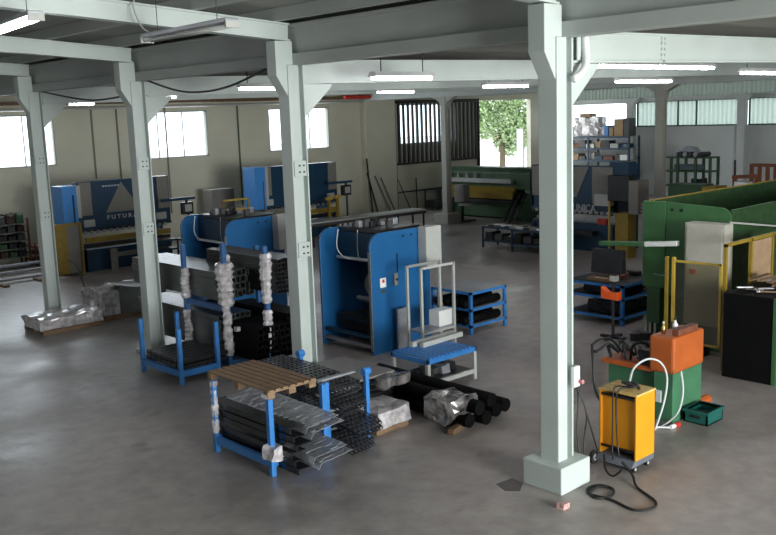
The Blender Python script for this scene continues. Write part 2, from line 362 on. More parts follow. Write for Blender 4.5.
# near hanging lamp, unlit, and a lit one at the picture's left edge
def nearlamp(a,b,label,lit):
    t=T('hanging_strip_lamp',label,'ceiling lamp',tuple((a+b)/2),0)
    d=(b-a).normalized()
    mb().bar(a+Vector((0,0,.05)),b+Vector((0,0,.05)),.2,.06).build('housing',steelp,t,bevel=.01)
    for s in (-.055,.055): mb().tube([a+Vector((s,0,-.02)),b+Vector((s,0,-.02))],.02,8).build('tube',lampm if lit else greym,t,smooth=True)
    for p in (a,b): mb().bar(p-d*.02,p+d*.02,.2,.09).build('end_cap',greym,t)
    for f in (.15,.85): p=a+(b-a)*f; mb().tube([p+Vector((0,0,.08)),Vector((p.x,p.y,nz(p.x)+.22))],.006,5).build('hanger_wire',dgrey,t)
    return t
a=G(147,40,6.2); b=G(232,24,6.2)
nl=nearlamp(a,b,'unlit strip lamp with two tubes hanging by wires at upper left',False)
c=mb().tube(catmull([a+Vector((0,-.3,.08)),a+Vector((-.1,-.1,.15)),a+Vector((-.15,.05,.45)),a+Vector((-.1,.05,nz(a.x)-6.2+.1))],6),.012,6); c.build('supply_cable',greym,nl)
nearlamp(G(-12,34,6.35),G(36,17,6.35),'lit strip lamp at the top left picture edge',True)
# cables strung under the front girder
for i,(p0,p1,p2,lab) in enumerate((((40,95),(98,100),(140,82),'thin grey cable sagging between the two leftmost columns'),((146,84),(200,92),(268,68),'thin grey cable sagging from the middle column to the pallet-side column'))):
    P=[PX(p0[0],p0[1]-4,9.75),PX(p1[0]-25,p1[1]-2,9.75),PX(*p1,9.75),PX(p1[0]+30,p1[1]-6,9.75),PX(*p2,9.75)]
    for q in P: q.z=min(q.z,5.9)
    tag(mb().tube(catmull(P,6),.022,6).build('sagging_cable',dgrey,smooth=True),lab,'cable')
# pipe run and cable tray along the left wall top
t=T('wall_pipe_run','brown pipe and cable run high along the windowed wall','pipe',(20,34.3,5.85))
mb().tube([(-5,34.5,5.58),(30.4,34.5,5.7)],.05,8).build('pale_pipe',greym,t)
mb().box(6,30.4,34.15,34.45,5.80,5.93).build('cable_tray',mat('brown_primed_steel',(.13,.075,.04),.6,var=.3),t)
t2=mb().tube([(28.8,33.95,5.9),(31.0,33.95,5.9)],.09,8); tag(t2.build('heater_unit',redm),'short red pipe fitting high on the wall right of the third window','pipe')
for px,lab in ((96,'thin downpipe on the wall between the two leftmost columns'),(121,'thin dark conduit on the wall just left of the middle column'),(169,'conduit dropping below the middle high window'),(241,'conduit dropping between the middle and right high windows')):
    p=PY(px,170,34.75); tag(mb().tube([(p.x,34.76,1.2 if px!=96 else 2.9),(p.x,34.76,5.7)],.035,6).build('wall_conduit',greyd if px!=241 else greend),lab,'conduit')
# ================================================================ slatted screen and gate
t=T('slatted_screen','tall dark slatted screen in front of the distant window','screen',(36,34.7,2.4))
f=mb().box(32.6,39.2,34.62,34.78,5.55,5.72).box(32.6,39.2,34.62,34.78,2.4,2.5).box(32.6,32.75,34.62,34.78,0,5.6).box(39.1,39.2,34.62,34.78,0,5.6)
f.build('frame',dark,t)
s=mb(); xx=32.95
while xx<39.1: s.box(xx,xx+.13,34.63,34.72,2.45,5.6); xx+=.33
s.build('slat_panel',dgrey,t)
tag(mb().box(32.8,39.1,34.72,WY,.95,1.02).build('wall_rail',dark),'dark rail along the wall below the slatted screen','rail')
g=T('steel_gate','narrow white gate leaf folded back at the right of the opening','gate',(43.6,35.3,0))
mb().box(43.75,43.83,35.2,35.7,-.31,3.9).build('gate_leaf',whitep,g)
# outside: tree and neighbour wall seen through the gate
t=T('leafy_tree','leafy green tree outside the open gate','tree',(51,43,-.3))
tr=mb().tube([(51,43,-.3),(51.1,43,2),(50.9,43.2,4)],[.25,.2,.12],8); tr.tube([(51.1,43,2),(52,42.4,4)],[.13,.06],6); tr.tube([(51,43,2.6),(49.6,43.4,4.4)],[.12,.05],6); tr.build('trunk',bark,t)
lf=mb()
for i in range(6500):
    cl=random.choice([(51,43,4.6,2.0),(49.6,43.6,4.4,1.4),(52.3,42.3,4.9,1.6),(50.8,43,6.0,1.8),(52,43,3.0,1.3),(53.2,42.5,3.7,1.2)])
    d=Vector((random.gauss(0,1),random.gauss(0,1),random.gauss(0,1))).normalized()*cl[3]*random.random()**.4
    c=Vector(cl[:3])+d; c.z=max(c.z,1.2); u=Vector((random.uniform(-1,1),random.uniform(-1,1),random.uniform(-1,1))).normalized(); v=u.cross(Vector((.3,.5,.8))).normalized(); s_=.09
    lf.add([c-u*s_*1.6,c+v*s_,c+u*s_*1.6,c-v*s_],[(0,1,2,3)])
lf.build('foliage',leafm,t,kind='stuff')
# ================================================================ BLUE PRESSES IN MID HALL (seen from behind)
def blue_press(x,y,label,near=True,wd=1.65):
    t=T('press_machine',label,'press machine',(x,y,0),0)
    def plate(yy,nm='side_plate'):
        pts=[(x,0),(x+1.75,0),(x+1.75,2.58),(x+.3,2.58)]+[(x+.3-.3*math.sin(math.radians(a)),2.28+.3*math.cos(math.radians(a))) for a in (15,30,45,60,75,90)]
        mb().prism(pts,'y',yy-.03,yy+.03).build(nm,blue,t,bevel=.008)
    plate(y); plate(y+wd)
    mb().prism([(x+.01,.1),(x-.012,.1),(x-.012,2.2),(x+.01,2.2)],'y',y-.035,y+.035).build('edge_strip',steel,t)
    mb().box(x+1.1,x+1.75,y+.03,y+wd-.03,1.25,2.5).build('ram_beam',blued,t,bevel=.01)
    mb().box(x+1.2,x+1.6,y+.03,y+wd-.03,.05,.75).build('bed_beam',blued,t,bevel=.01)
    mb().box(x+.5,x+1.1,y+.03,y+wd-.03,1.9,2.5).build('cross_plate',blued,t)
    mb().tube([(x+.42,y+.1,1.93),(x+.42,y+wd-.1,1.93)],.035,8).build('steel_rod',whitep,t,smooth=True)
    mb().tube([(x+.5,y+.45,1.4),(x+.9,y+.5,1.4)],.27,20).build('flywheel',greyd,t,bevel=.01)
    mb().box(x+.36,x+.7,y+.08,y+.4,1.25,1.55).build('drive_motor',mat('beige_motor_paint',(.32,.28,.22),.5),t,bevel=.03)
    mb().tube([(x+.3,y+.08,1.12),(x+.3,y+.75,1.12)],.05,10).build('motor_rod',steel,t)
    mb().box(x+.7,x+1.1,y+.1,y+1.0,.99,1.06).build('motor_shelf',blued,t)
    mb().prism([(x+.35,.35),(x+1.2,.35),(x+1.2,.62),(x+.5,.68),(x+.33,.55)],'y',y+.12,y+wd-.12).build('oil_tank',dark,t,bevel=.02)
    mb().tube(catmull([(x+.32,y+wd-.2,.62),(x+.25,y+.9,.75),(x+.3,y+.3,.62)],6),.04,8).build('hydraulic_hose',rubber,t,smooth=True)
    for k in (0,1): mb().box(x+.02,x+.14,y+.05,y+wd-.05,.14+.2*k,.2+.2*k).build('floor_rail',blued if k else steelp,t)
    mb().tube(catmull([(x+.15,y+wd-.5,2.6),(x+.1,y+wd-.5,2.2),(x+.12,y+wd-.75,2.0),(x+.4,y+wd-.9,1.97)],6),.012,6).build('white_cable',hosem,t,smooth=True)
    mb().tube(catmull([(x+.4,y+.8,2.58),(x+.38,y+.8,2.2),(x+.42,y+.82,1.95)],6),.01,6).build('grey_cable',hosem,t)
    # clutter of hydraulic blocks on top
    q=mb(); random.seed(3)
    mb().box(x+.5,x+1.7,y+.2,y+wd-.2,2.52,2.6).build('top_plate',dark,t)
    for i in range(9):
        cx=x+.6+random.random()*1.0; cy=y+.3+random.random()*(wd-.7); h=.06+random.random()*.13
        mb().box(cx-.07,cx+.07,cy-.06,cy+.06,2.6,2.6+h).build('valve_block',[dark,steelp,dgrey][i%3],t,bevel=.008)
    for k,xx in enumerate((x+.95,x+1.2,x+1.4)): mb().tube([(xx,y-.03,2.45),(xx,y-.05,2.45)],.025,8).build('lifting_bolt',dark,t)
    # cabinet bracketed to the near plate
    mb().box(x+1.38,x+1.85,y-.3,y-.05,1.72,2.6).build('control_cabinet',greym,t,bevel=.01)
    if near:
        bxp=mb().box(x+.62,x+.72,y-.09,y-.03,1.42,1.68).build('switch_box',greyd,t,bevel=.01)
        mb().tube([(x+.67,y-.1,1.55),(x+.67,y-.12,1.55)],.025,8).build('switch_knob',dark,bxp)
        mb().tube([(x+.75,y-.05,1.7),(x+.75,y-.05,2.1)],.01,5).build('conduit',dark,t)
        mb().box(x+.25,x+.42,y-.036,y-.03,1.42,1.62).build('warning_label',whitep,t)
        mb().box(x+.31,x+.37,y-.04,y-.036,1.52,1.59).build('label_mark',redm,t)
        mb().box(x+.28,x+.38,y-.036,y-.03,1.3,1.38).build('warning_label',dgrey,t)
    else:
        for k,xx in enumerate((x+.75,x+1.1)):
            mb().tube([(xx,y-.1,1.35),(xx,y-.1,1.6)],.07,10).build('oil_filter',[whitep,greyd][k],t)
            mb().tube([(xx,y-.1,1.6),(xx,y-.1,1.68)],.04,8).build('filter_cap',dark,t)
    return t
blue_press(12.45,14.1,'blue twin-plate press behind the blue slatted step table')
blue_press(12.2,19.1,'blue twin-plate press farther back, behind the tall bar rack',False,2.1)
# steel leaning plates beside the blue press
for i in (0,1): tag(mb().prism([(12.95+.2*i,0),(13.13+.2*i,0),(13.13+.2*i,.95),(12.95+.2*i,.95)],'y',13.82+.02*i,13.86+.02*i).build('leaning_steel_strip',steelp),['grey steel strip leaning on the blue press, the left one','grey steel strip leaning on the blue press, the right one'][i],'steel strip')
# ---- steel frame stand on the right of the press
def px3(px,py,y): return PY(px,py,y)
t=T('square_tube_frame','open grey square-tube frame between the blue press and step table','frame',(13.6,13.0,0))
for (x,y) in ((12.8,12.95),(13.75,12.95),(12.8,13.35),(13.75,13.35)): mb().box(x-.025,x+.025,y-.025,y+.025,0,1.95).build('post',greym,t)
for y in (12.95,13.35): mb().box(12.8,13.75,y-.025,y+.025,1.9,1.95).build('top_rail',greym,t)
for y in (12.95,13.35): mb().box(12.8,13.75,y-.02,y+.02,.55,.59).build('lower_rail',greym,t)
mb().box(12.8,13.75,12.95,13.35,.59,.62).build('shelf',steelp,t)
tag(mb().box(13.35,13.8,13.0,13.3,.62,.95).build('white_metal_box',whitep,bevel=.01),'small white box standing in the open square-tube frame','box')
t=T('gas_cylinder_pump','small yellow-ringed cylinder on the frame shelf beside the white box','cylinder',(13.85,13.45,.62))
mb().tube([(13.85,13.45,.62),(13.85,13.45,1.25)],.06,12).build('body',greyd,t,smooth=True); mb().tube([(13.85,13.45,.95),(13.85,13.45,1.0)],.063,12).build('ring',yellow,t)
# ---- blue slatted step table
def steptable():
    x0,x1,y0,y1=11.3,12.62,11.32,12.3
    t=T('slatted_step_table','low blue slatted table on grey legs with two grey bars on top','table',((x0+x1)/2,(y0+y1)/2,0))
    z=.62
    for x in (x0+.04,x1-.04):
        for y in (y0+.04,y1-.04): mb().box(x-.035,x+.035,y-.035,y+.035,0,z-.08).build('leg',greym,t)
    f=mb().box(x0,x1,y0,y0+.05,z-.08,z).box(x0,x1,y1-.05,y1,z-.08,z).box(x0,x0+.05,y0,y1,z-.08,z).box(x1-.05,x1,y0,y1,z-.08,z); f.build('top_frame',blueb,t,bevel=.005)
    x=x0+.07
    while x<x1-.1: mb().box(x,x+.075,y0+.02,y1-.02,z-.0,z+.025).build('slat',blueb,t); x+=.105
    for y in (y0+.04,y1-.04): mb().box(x0,x1,y-.03,y+.03,.12,.2).build('lower_rail',greym,t)
    mb().box(x0+.05,x1-.05,y0+.05,y1-.05,.16,.19).build('lower_shelf',dark,t)
    return t
steptable()
tag(mb().bar((11.75,12.2,.69),(12.95,12.25,.69),.09,.09).build('grey_steel_bar',greym),'grey square bar lying on the blue slatted table, far one','bar')
tag(mb().bar((11.85,12.02,.69),(13.0,12.07,.69),.09,.09).build('grey_steel_bar',greym),'grey square bar lying on the blue slatted table, near one','bar')
random.seed(5)
sm=[('black plastic cap','cap'),('dark bent bracket','bracket'),('white tag','tag')]
for i in range(4):
    o=mb().blob((11.55+.24*i,11.7+.1*(i%2),.26),(.2,.3,.14),2,.06,i).build('dark_offcut',[dark,dgrey,steelp,dark][i]); tag(o,['leftmost offcut under the blue slatted table','second offcut from the left under the slatted table','third, greyer offcut under the slatted table','rightmost offcut under the blue slatted table'][i],'offcut')
# ---- blue shelf table
def shelf_table(x0,x1,y0,y1,h,levels,label,m=blueb,top=steelp,name='blue_shelf_table',leg=.07):
    t=T(name,label,'work table',((x0+x1)/2,(y0+y1)/2,0))
    for x in (x0+leg/2,x1-leg/2):
        for y in (y0+leg/2,y1-leg/2): mb().box(x-leg/2,x+leg/2,y-leg/2,y+leg/2,0,h).build('leg',m,t,bevel=.004)
    for z in levels:
        f=mb().box(x0,x1,y0,y0+.05,z-.06,z).box(x0,x1,y1-.05,y1,z-.06,z).box(x0,x0+.05,y0,y1,z-.06,z).box(x1-.05,x1,y0,y1,z-.06,z); f.build('shelf_frame',m,t)
        mb().box(x0+.03,x1-.03,y0+.03,y1-.03,z-.02,z+.005).build('top' if z==levels[-1] else 'shelf',top,t)
    return t
shelf_table(15.1,16.35,13.7,14.95,.98,(.22,.6,.98),'blue three-level table with grey sheet shelves right of the blue press')
for z,l in ((.225,'lower'),(.605,'middle')):
    for k in range(4):
        yy=13.85+.27*k
        o=mb().tube([(15.0,yy,z+.1),(16.2+.05*k,yy,z+.1)],.1,10).build('black_wrapped_roll',blackm,smooth=True)
        tag(o,'black roll on the %s shelf of the blue table, %s'%(l,['nearest the front edge','second from the front','third from the front','at the back'][k]),'roll','black rolls on the blue table')
# ================================================================ FOREGROUND STILLAGE WITH PALLET AND GRATINGS
def film_post(x,y,z0,z1,parent,seed=0,r=.06):
    m=mb(); n=14; P=[];R=[]
    for i in range(n+1):
        z=z0+(z1-z0)*i/n; nn=noise.noise_vector(Vector((seed*3.3,z*6,1))); P.append((x+nn.x*.025,y+nn.y*.025,z)); R.append(r*(1+.35*nn.z+.25*(i%2)))
    m.tube(P,R,9); return m.build('film_wrap',film,parent,smooth=False)
def stillage(x0,x1,y0,y1,h,label,posts=(1,1,1,1),m=blueb,name='blue_stillage',wrap=(),base=.18,pw=.08,group=None):
    t=T(name,label,'stillage',((x0+x1)/2,(y0+y1)/2,0),0,group)
    c=[(x0,y0),(x0,y1),(x1,y0),(x1,y1)]
    for i,(x,y) in enumerate(c):
        if posts[i]:
            mb().box(x-pw/2,x+pw/2,y-pw/2,y+pw/2,0,h).build('post',m,t,bevel=.008)
            if i in wrap: film_post(x,y,h*.25,h*.93,t,i+1,.065)
    for x in (x0,x1): mb().box(x-.03,x+.03,y0,y1,base-.05,base+.07).build('base_rail',m,t)
    for y in (y0,y1): mb().box(x0,x1,y-.03,y+.03,base-.05,base+.07).build('cross_rail',m,t)
    return t
sx0,sx1,sy0,sy1=7.12,8.08,10.3,11.75
t=stillage(sx0,sx1,sy0,sy1,1.13,'low blue stillage holding grey perforated plates under the wooden pallet')
film_post(7.12,11.75,.3,1.12,t,3,.05)
mb().blob((7.1,10.28,.36),(.2,.22,.24),4,.11,5,False).build('film_knot',film,t)
# pallet on the stillage
P0,P1,P2,P3=[G(*q,1.17) for q in ((212,372),(265,393),(316,380),(256,363))]
px0=(P0.x+P1.x)/2; px1=(P2.x+P3.x)/2; py0=(P1.y+P2.y)/2; py1=(P0.y+P3.y)/2
px0,px1,py0,py1=7.08,7.95,10.26,11.85
t=T('wooden_pallet','weathered wooden pallet lying on top of the blue stillage','pallet',((px0+px1)/2,(py0+py1)/2,1.131))
n=7; wdt=(px1-px0)/n
for i in range(n): mb().box(px0+i*wdt+.014,px0+(i+1)*wdt-.014,py0,py1,1.235,1.26).build('deck_board',wood,t,bevel=.003)
for y in (py0+.06,(py0+py1)/2,py1-.06):
    mb().box(px0,px1,y-.05,y+.05,1.212,1.234).build('stringer_board',wood,t)
    for x in (px0+.07,(px0+px1)/2,px1-.07): mb().box(x-.06,x+.06,y-.05,y+.05,1.131,1.211).build('block',wood,t,bevel=.004)
mb().box(px0-.004,px0,py0+.02,py0+.16,1.14,1.2).build('pallet_label',whitep,t)
# grey perforated plates in the stillage, ends poking out to the right
def hole_plate(A,B,w,tilt,label,m=steelp,thk=.012,rows=3,nx=22,group=None):
    # plate from A to B (centre line), width w, with rows of square holes; folded lip
    A=Vector(A);B=Vector(B); L=(B-A).length; d=(B-A).normalized(); s=Vector((-d.y,d.x,0)).normalized(); s=(s*math.cos(tilt)+Vector((0,0,1))*math.sin(tilt)).normalized(); nrm=d.cross(s).normalized()
    o=mb(); us=[0];
    ua=[0]; step=L/nx
    for i in range(nx): ua+= [ (i+.35)*step,(i+.65)*step ]
    ua.append(L); va=[-w/2]
    for j in range(rows): va+=[-w/2+w*(j+.38)/rows,-w/2+w*(j+.62)/rows]
    va.append(w/2)
    for i in range(len(ua)-1):
        for j in range(len(va)-1):
            if i%2==1 and j%2==1: continue
            c=[A+d*ua[i]+s*va[j],A+d*ua[i+1]+s*va[j],A+d*ua[i+1]+s*va[j+1],A+d*ua[i]+s*va[j+1]]
            k=len(o.v); o.v+=c; o.f.append((k,k+1,k+2,k+3))
    for sg in (-1,):
        e=[A+s*(w/2*sg),B+s*(w/2*sg),B+s*(w/2*sg+.05*sg)-nrm*.08,A+s*(w/2*sg+.05*sg)-nrm*.08]; k=len(o.v); o.v+=e; o.f.append((k,k+1,k+2,k+3))
    ob=o.build('perforated_plate',m); sd=ob.modifiers.new('t','SOLIDIFY'); sd.thickness=.006
    return tag(ob,label,'perforated plate',group)

lev=[.37,.43,.74,.80]
for i,z in enumerate(lev):
    up=i>=2; k=i%2
    hole_plate((7.72-.03*k,11.9-.05*k,z),(7.66+(.05 if up else 0)-.02*k,(9.72 if up else 9.5)+.1*k,z-.03),.56,.08,
      ['lower grey perforated plate of the bottom bundle in the front stillage','top grey perforated plate of the bottom bundle in the front stillage','lower grey perforated plate of the upper bundle','uppermost grey perforated plate, just under the pallet'][i],group='grey perforated plates',nx=16)
oil=mat('oiled_dark_steel',(.035,.035,.038),.25,metal=.6,var=.4)
for i,z in enumerate((.2,.3,.40,.55,.65,.76)):
    c=mb().prism([(7.2,z-.085),(7.215,z-.085),(7.215,z-.015),(7.45,z-.015),(7.45,z),(7.2,z)],'y',9.8+.07*(i%3),11.95)
    tag(c.build('folded_dark_channel',oil),'dark folded channel in the front stillage, %s'%['lowest','second up','third up','fourth up','fifth up','topmost'][i],'channel','dark channels in the front stillage')
# ================================================================ BLACK GRATINGS BEHIND
def grating(x0,x1,y0,y1,z,sag,label,m=dark):
    # long axis along Y, rounded and sagging near end at y0
    r=.16; L=y1-y0; ny=int(L/.12); nx=7
    ys=[0]; xs=[0]
    for i in range(ny): ys+=[(i+.3)/ny,(i+.85)/ny]
    ys.append(1)
    for i in range(nx): xs+=[(i+.2)/nx,(i+.8)/nx]
    xs.append(1)
    def P(u,v):
        c=1 if v>r else math.sqrt(max(0,1-((r-v)/r)**2))*.5+.5
        w=1-v; xx=x0+(x1-x0)*(u if u<.5 else .5+(u-.5)*c)
        return Vector((xx,y0+L*v+(.1*(1-c)*u if v<r else 0),z-sag*max(0,(w-.35)/.65)**2))
    o=mb(); o.v=[P(u,v) for v in ys for u in xs]; n=len(xs)
    for b_ in range(len(ys)-1):
        for a_ in range(n-1):
            if a_%2==1 and b_%2==1: continue
            o.f.append((b_*n+a_,b_*n+a_+1,(b_+1)*n+a_+1,(b_+1)*n+a_))
    ob=o.build('black_grating',m); sd=ob.modifiers.new('t','SOLIDIFY'); sd.thickness=.012
    return tag(ob,label,'grating','black slotted gratings')
gm=mat('dark_grey_grating',(.045,.045,.05),.35,metal=.3,var=.2)
GR=[(8.28,8.86,9.9,12.1,[.18,.25],'bottom'),(8.28,8.9,9.75,12.1,[.47,.54],'second'),(8.3,8.9,10.1,12.2,[.76,.83],'third'),(8.3,8.9,10.2,12.4,[1.0,1.05],'top')]
for (a,b_,c,d,zs,nm) in GR:
    for i,z in enumerate(zs):
        grating(a+.01*(i%2),b_+.01*(i%2),c+.03*(i%2),d,z,.1,'black slotted grating in the %s layer of the front pile, %s'%(nm,['lowest','second up','third up','fourth up'][i]),gm)
    tag(mb().box(8.2,9.0,10.55,10.63,zs[-1]+.02,zs[-1]+.05).build('spacer_strip',steelp),'grey spacer strip lying on the %s layer of gratings'%nm,'strip')
for i in range(6):
    z=.2+.088*i
    grating(9.15,10.25+.01*(i%3),10.95+.02*(i%3),12.45,z,.02,'black slotted grating in the pile under the flat grey sheet, %s'%['lowest','second up','third up','fourth up','fifth up','topmost'][i],gm)
tag(mb().box(9.5,10.28,11.1,12.5,.68,.72).build('grey_cover_sheet',mat('dusty_grey_board',(.20,.19,.185),.6),bevel=.005),'flat grey sheet lying over the pile of gratings beside the column','metal sheet')
tag(mb().blob((10.1,11.0,.6),(.5,.3,.16),4,.1,3,False).build('film_bundle',filmd),'dark film wrap bunched at the near end of the flat grey sheet','plastic film')
t=T('blue_stillage','blue stillage of black slotted gratings between the pallet and packet','stillage',(8.6,11.2,0))
for k,(x,y,h) in enumerate(((8.24,10.42,1.1),(8.98,10.35,1.1),(8.98,12.0,1.1),(8.24,12.0,1.1))):
    mb().box(x-.035,x+.035,y-.035,y+.035,0,h).build('post',blueb,t,bevel=.008)
    if k in (1,2): mb().tube([(x-.06,y,h+.02),(x+.06,y,h+.02)],.06,12).build('post_cap',blueb,t)
for x in (8.24,8.98): mb().box(x-.03,x+.03,10.4,12.0,.04,.12).build('base_rail',blueb,t)
t=T('wrapped_packet','clear film packet on a small pallet between gratings and black tubes','packet',(9.55,10.8,0))
mb().box(9.2,9.9,10.4,11.2,0,.1).build('pallet',wood,t); mb().blob((9.56,10.78,.24),(.72,.85,.26),4,.07,8).build('film_pack',film,t)
# ================================================================ BLACK WRAPPED TUBES
t=T('wooden_pallet','pallet on the floor under the black wrapped tubes','pallet',(10.6,10.3,0))
for i in range(3): mb().bar((10.0+.0*i,9.55+.0*i,.05),(11.2,9.9,.05),.1,.09).build('bearer',wood,t) if i==0 else mb().bar((10.3+.1*i,10.2+.6*i,.05),(11.3+.1*i,10.5+.6*i,.05),.1,.09).build('bearer',wood,t)
ends=[(487,418,.16),(497,410,.18),(506,405,.2),(470,421,.16),(480,408,.4),(492,400,.42)]
far=G(392,385,.2)
for i,(px,py,z) in enumerate(ends):
    e=G(px,py,z); s=e+Vector((-.25,3.0,0)) ; 
    s=Vector((e.x+.05,e.y+2.75,z))
    o=mb().tube([s,e],.115,14).build('black_wrapped_tube',blackm)
    tag(o,'long black wrapped tube, %s of the six'%['second from left at floor level','third from left at floor level','rightmost','leftmost','upper left','upper right'][i],'tube','long black wrapped tubes')
q=G(452,412,.3); tag(mb().blob((q.x,q.y+.1,.38),(.62,.5,.34),4,.12,12,False).build('film_sleeve',filmd),'shiny dark film wound round the near ends of the black tubes','plastic film')
q=G(380,382,.3); tag(mb().blob((q.x+.1,q.y+.1,.35),(.5,.4,.3),4,.12,15,False).build('film_sleeve',filmd),'shiny dark film round the far ends of the black tubes','plastic film')
# ================================================================ BLUE BAR CART AT LEFT
t=stillage(8.62,9.45,15.35,16.85,1.1,'low blue cart with four posts holding black bars beside a column',base=.2)
for i in range(7):
    for j in range(2):
        y=15.48+.2*i
        tag(mb().box(8.66,9.7+.03*((i+j)%3),y-.09,y+.09,.28+.1*j,.36+.1*j).build('black_flat_bar',dark,bevel=.01),'black flat bar on the low blue cart, %s layer, %s'%(['lower','upper'][j],['nearest','second nearest','third','middle','fifth','second farthest','farthest'][i]),'bar','black bars on the low blue cart')
# ================================================================ TALL RACK OF STACKED STILLAGES
def tallpost(px,py,x0=None):
    return G(px,py)
rackb=mat('scuffed_dark_blue_paint',(.025,.11,.30),.5,var=.25,scale=6)
t=T('tall_bar_rack','tall blue rack of stacked stillages with film-wrapped posts','rack',(10.3,16,0))
posts=[(9.85,17.1,2.45),(9.85,15.55,2.6),(10.5,15.05,2.5),(11.3,16.5,2.3),(10.1,15.9,2.4)]
for i,(x,y,h) in enumerate(posts):
    mb().box(x-.045,x+.045,y-.045,y+.045,0,h).build('post',rackb if i not in(1,) else rackb,t,bevel=.008)
    if i==0: film_post(x,y,1.3,1.95,t,9,.075); film_post(x,y,.35,1.05,t,10,.07)
    if i==1: film_post(x,y,1.35,2.2,t,12,.14); film_post(x,y,.3,1.35,t,13,.085)
    if i==2: film_post(x,y,1.35,2.35,t,14,.1); film_post(x,y,.4,1.2,t,15,.085)
    if i==4: film_post(x,y,1.5,2.3,t,16,.09)
for z in (.15,1.25): 
    mb().box(9.83,9.9,15.55,17.1,z-.06,z+.06).build('side_rail',rackb,t)
    if z<1: mb().bar((9.85,15.55,z),(10.5,15.05,z),.06,.12).build('front_rail',rackb,t)
    mb().box(9.85,11.3,17.07,17.13,z-.06,z+.06).build('back_rail',rackb,t)
mb().bar((10.0,15.5,.82),(10.9,15.6,.82),.09,.09).build('wrapped_rail',film,t)
# bundles: square black tubes lying along Y; two levels left of the front posts and two right
ORD=['first','second','third','fourth','fifth','sixth','seventh','eighth']
def bundle(x0,y0,y1,z0,nx,nz,s,label,group,m=dark,name='black_square_tube'):
    first=None
    for i in range(nx):
        for k in range(nz):
            xx=x0+s*1.05*i+s/2; zz=z0+s*1.05*k+s/2; dy=random.uniform(-.06,.06)
            if first is None:
                o=mb(); h=s/2; w_=h*.75
                a,b=y0,y1
                # hollow square tube
                o.add([(xx-h,a,zz-h),(xx+h,a,zz-h),(xx+h,a,zz+h),(xx-h,a,zz+h),(xx-h,b,zz-h),(xx+h,b,zz-h),(xx+h,b,zz+h),(xx-h,b,zz+h),
                       (xx-w_,a,zz-w_),(xx+w_,a,zz-w_),(xx+w_,a,zz+w_),(xx-w_,a,zz+w_),(xx-w_,a+.3,zz-w_),(xx+w_,a+.3,zz-w_),(xx+w_,a+.3,zz+w_),(xx-w_,a+.3,zz+w_)],
                      [(0,4,5,1),(1,5,6,2),(2,6,7,3),(3,7,4,0),(4,7,6,5),(0,1,9,8),(1,2,10,9),(2,3,11,10),(3,0,8,11),(8,9,13,12),(9,10,14,13),(10,11,15,14),(11,8,12,15),(12,13,14,15)])
                first=o.build(name,m); tag(first,label+', first column, first row up','tube',group); bx_,bz_=xx,zz; first['category']='tube'
            else:
                c=first.copy(); COL.objects.link(c); c.location=(xx-bx_,dy,zz-bz_)
                c['label']='%s, %s column, %s row up'%(label,ORD[i],ORD[k])
random.seed(11)
greyt=mat('grey_primed_tube',(.10,.11,.11),.35,metal=.3,var=.2,scale=3)
bundle(9.95,16.0,19.6,1.36,6,4,.14,"grey tube in the rack's upper left bundle",'square tubes in the upper left bundle of the rack',greyt)
bundle(9.95,16.0,19.4,.28,6,6,.12,"grey tube in the rack's lower left bundle",'square tubes in the lower left bundle of the rack',greyt)
bundle(10.7,14.95,17.6,1.5,7,8,.085,"thin black tube in the rack's upper right bundle",'thin tubes in the upper right bundle of the rack',dark,'thin_black_tube')
bundle(10.1,14.9,16.0,.22,8,5,.13,"square black tube at the rack's floor level",'square tubes at floor level of the rack',blackm)
bundle(10.95,15.0,17.0,.3,4,6,.12,"square black tube in the rack's far lower bundle",'square tubes low at the right end of the rack',blackm)
q=mb().blob((11.2,14.9,1.75),(.5,.12,.7),5,.1,22,False); tag(q.build('torn_film',glass_mat('clear_torn_film',(.9,.9,.92),.22,.25)),'torn clear film hanging over the right ends of the thin tubes','plastic film')
# ================================================================ WRAPPED PALLETS AT LEFT
t=T('wrapped_pallet','low film-wrapped pallet load at the foot of the leftmost column','pallet load',(9.2,22.1,0))
for y in (21.75,22.3,22.85): mb().box(8.55,10.1,y-.05,y+.05,0,.1).build('pallet_runner',wood,t)
mb().blob((9.3,22.3,.25),(1.6,1.15,.28),6,.1,31).build('film_load',film,t)
mb().box(8.7,10.0,21.85,22.8,.12,.2).build('dark_base',dark,t)
t=T('wrapped_pallet','taller film-wrapped pallet load with a bent metal sheet, right of the low one','pallet load',(10.9,22.6,0))
mb().box(10.3,12.1,22.0,23.3,0,.12).build('pallet',wood,t)
mb().blob((11.1,22.7,.42),(1.5,1.2,.6),6,.12,37).build('film_load',film,t)
o=mb(); 
for i in range(12):
    u=i/12; u2=(i+1)/12; f=lambda u:(10.75+1.35*u,22.05-.18*math.sin(math.pi*u))
    a=f(u);b=f(u2); o.add([(a[0],a[1],.12),(b[0],b[1],.12),(b[0],b[1],.78+.1*(u2-.5)**2*4),(a[0],a[1],.78+.1*(u-.5)**2*4),(a[0],a[1]+1.0,.78+.1*(u-.5)**2*4),(b[0],b[1]+1.0,.78+.1*(u2-.5)**2*4)],[(0,1,2,3),(3,2,5,4)])
o.build('bent_metal_sheet',greyt,t)
tag(mb().tube(catmull([(10.35,23.5,.02),(10.45,23.45,.7),(10.3,23.5,1.3),(10.1,23.55,1.5)],6),.02,6).build('hanging_hose',dgrey,smooth=True),'thin dark hose looping to the floor right of the leftmost column','hose')
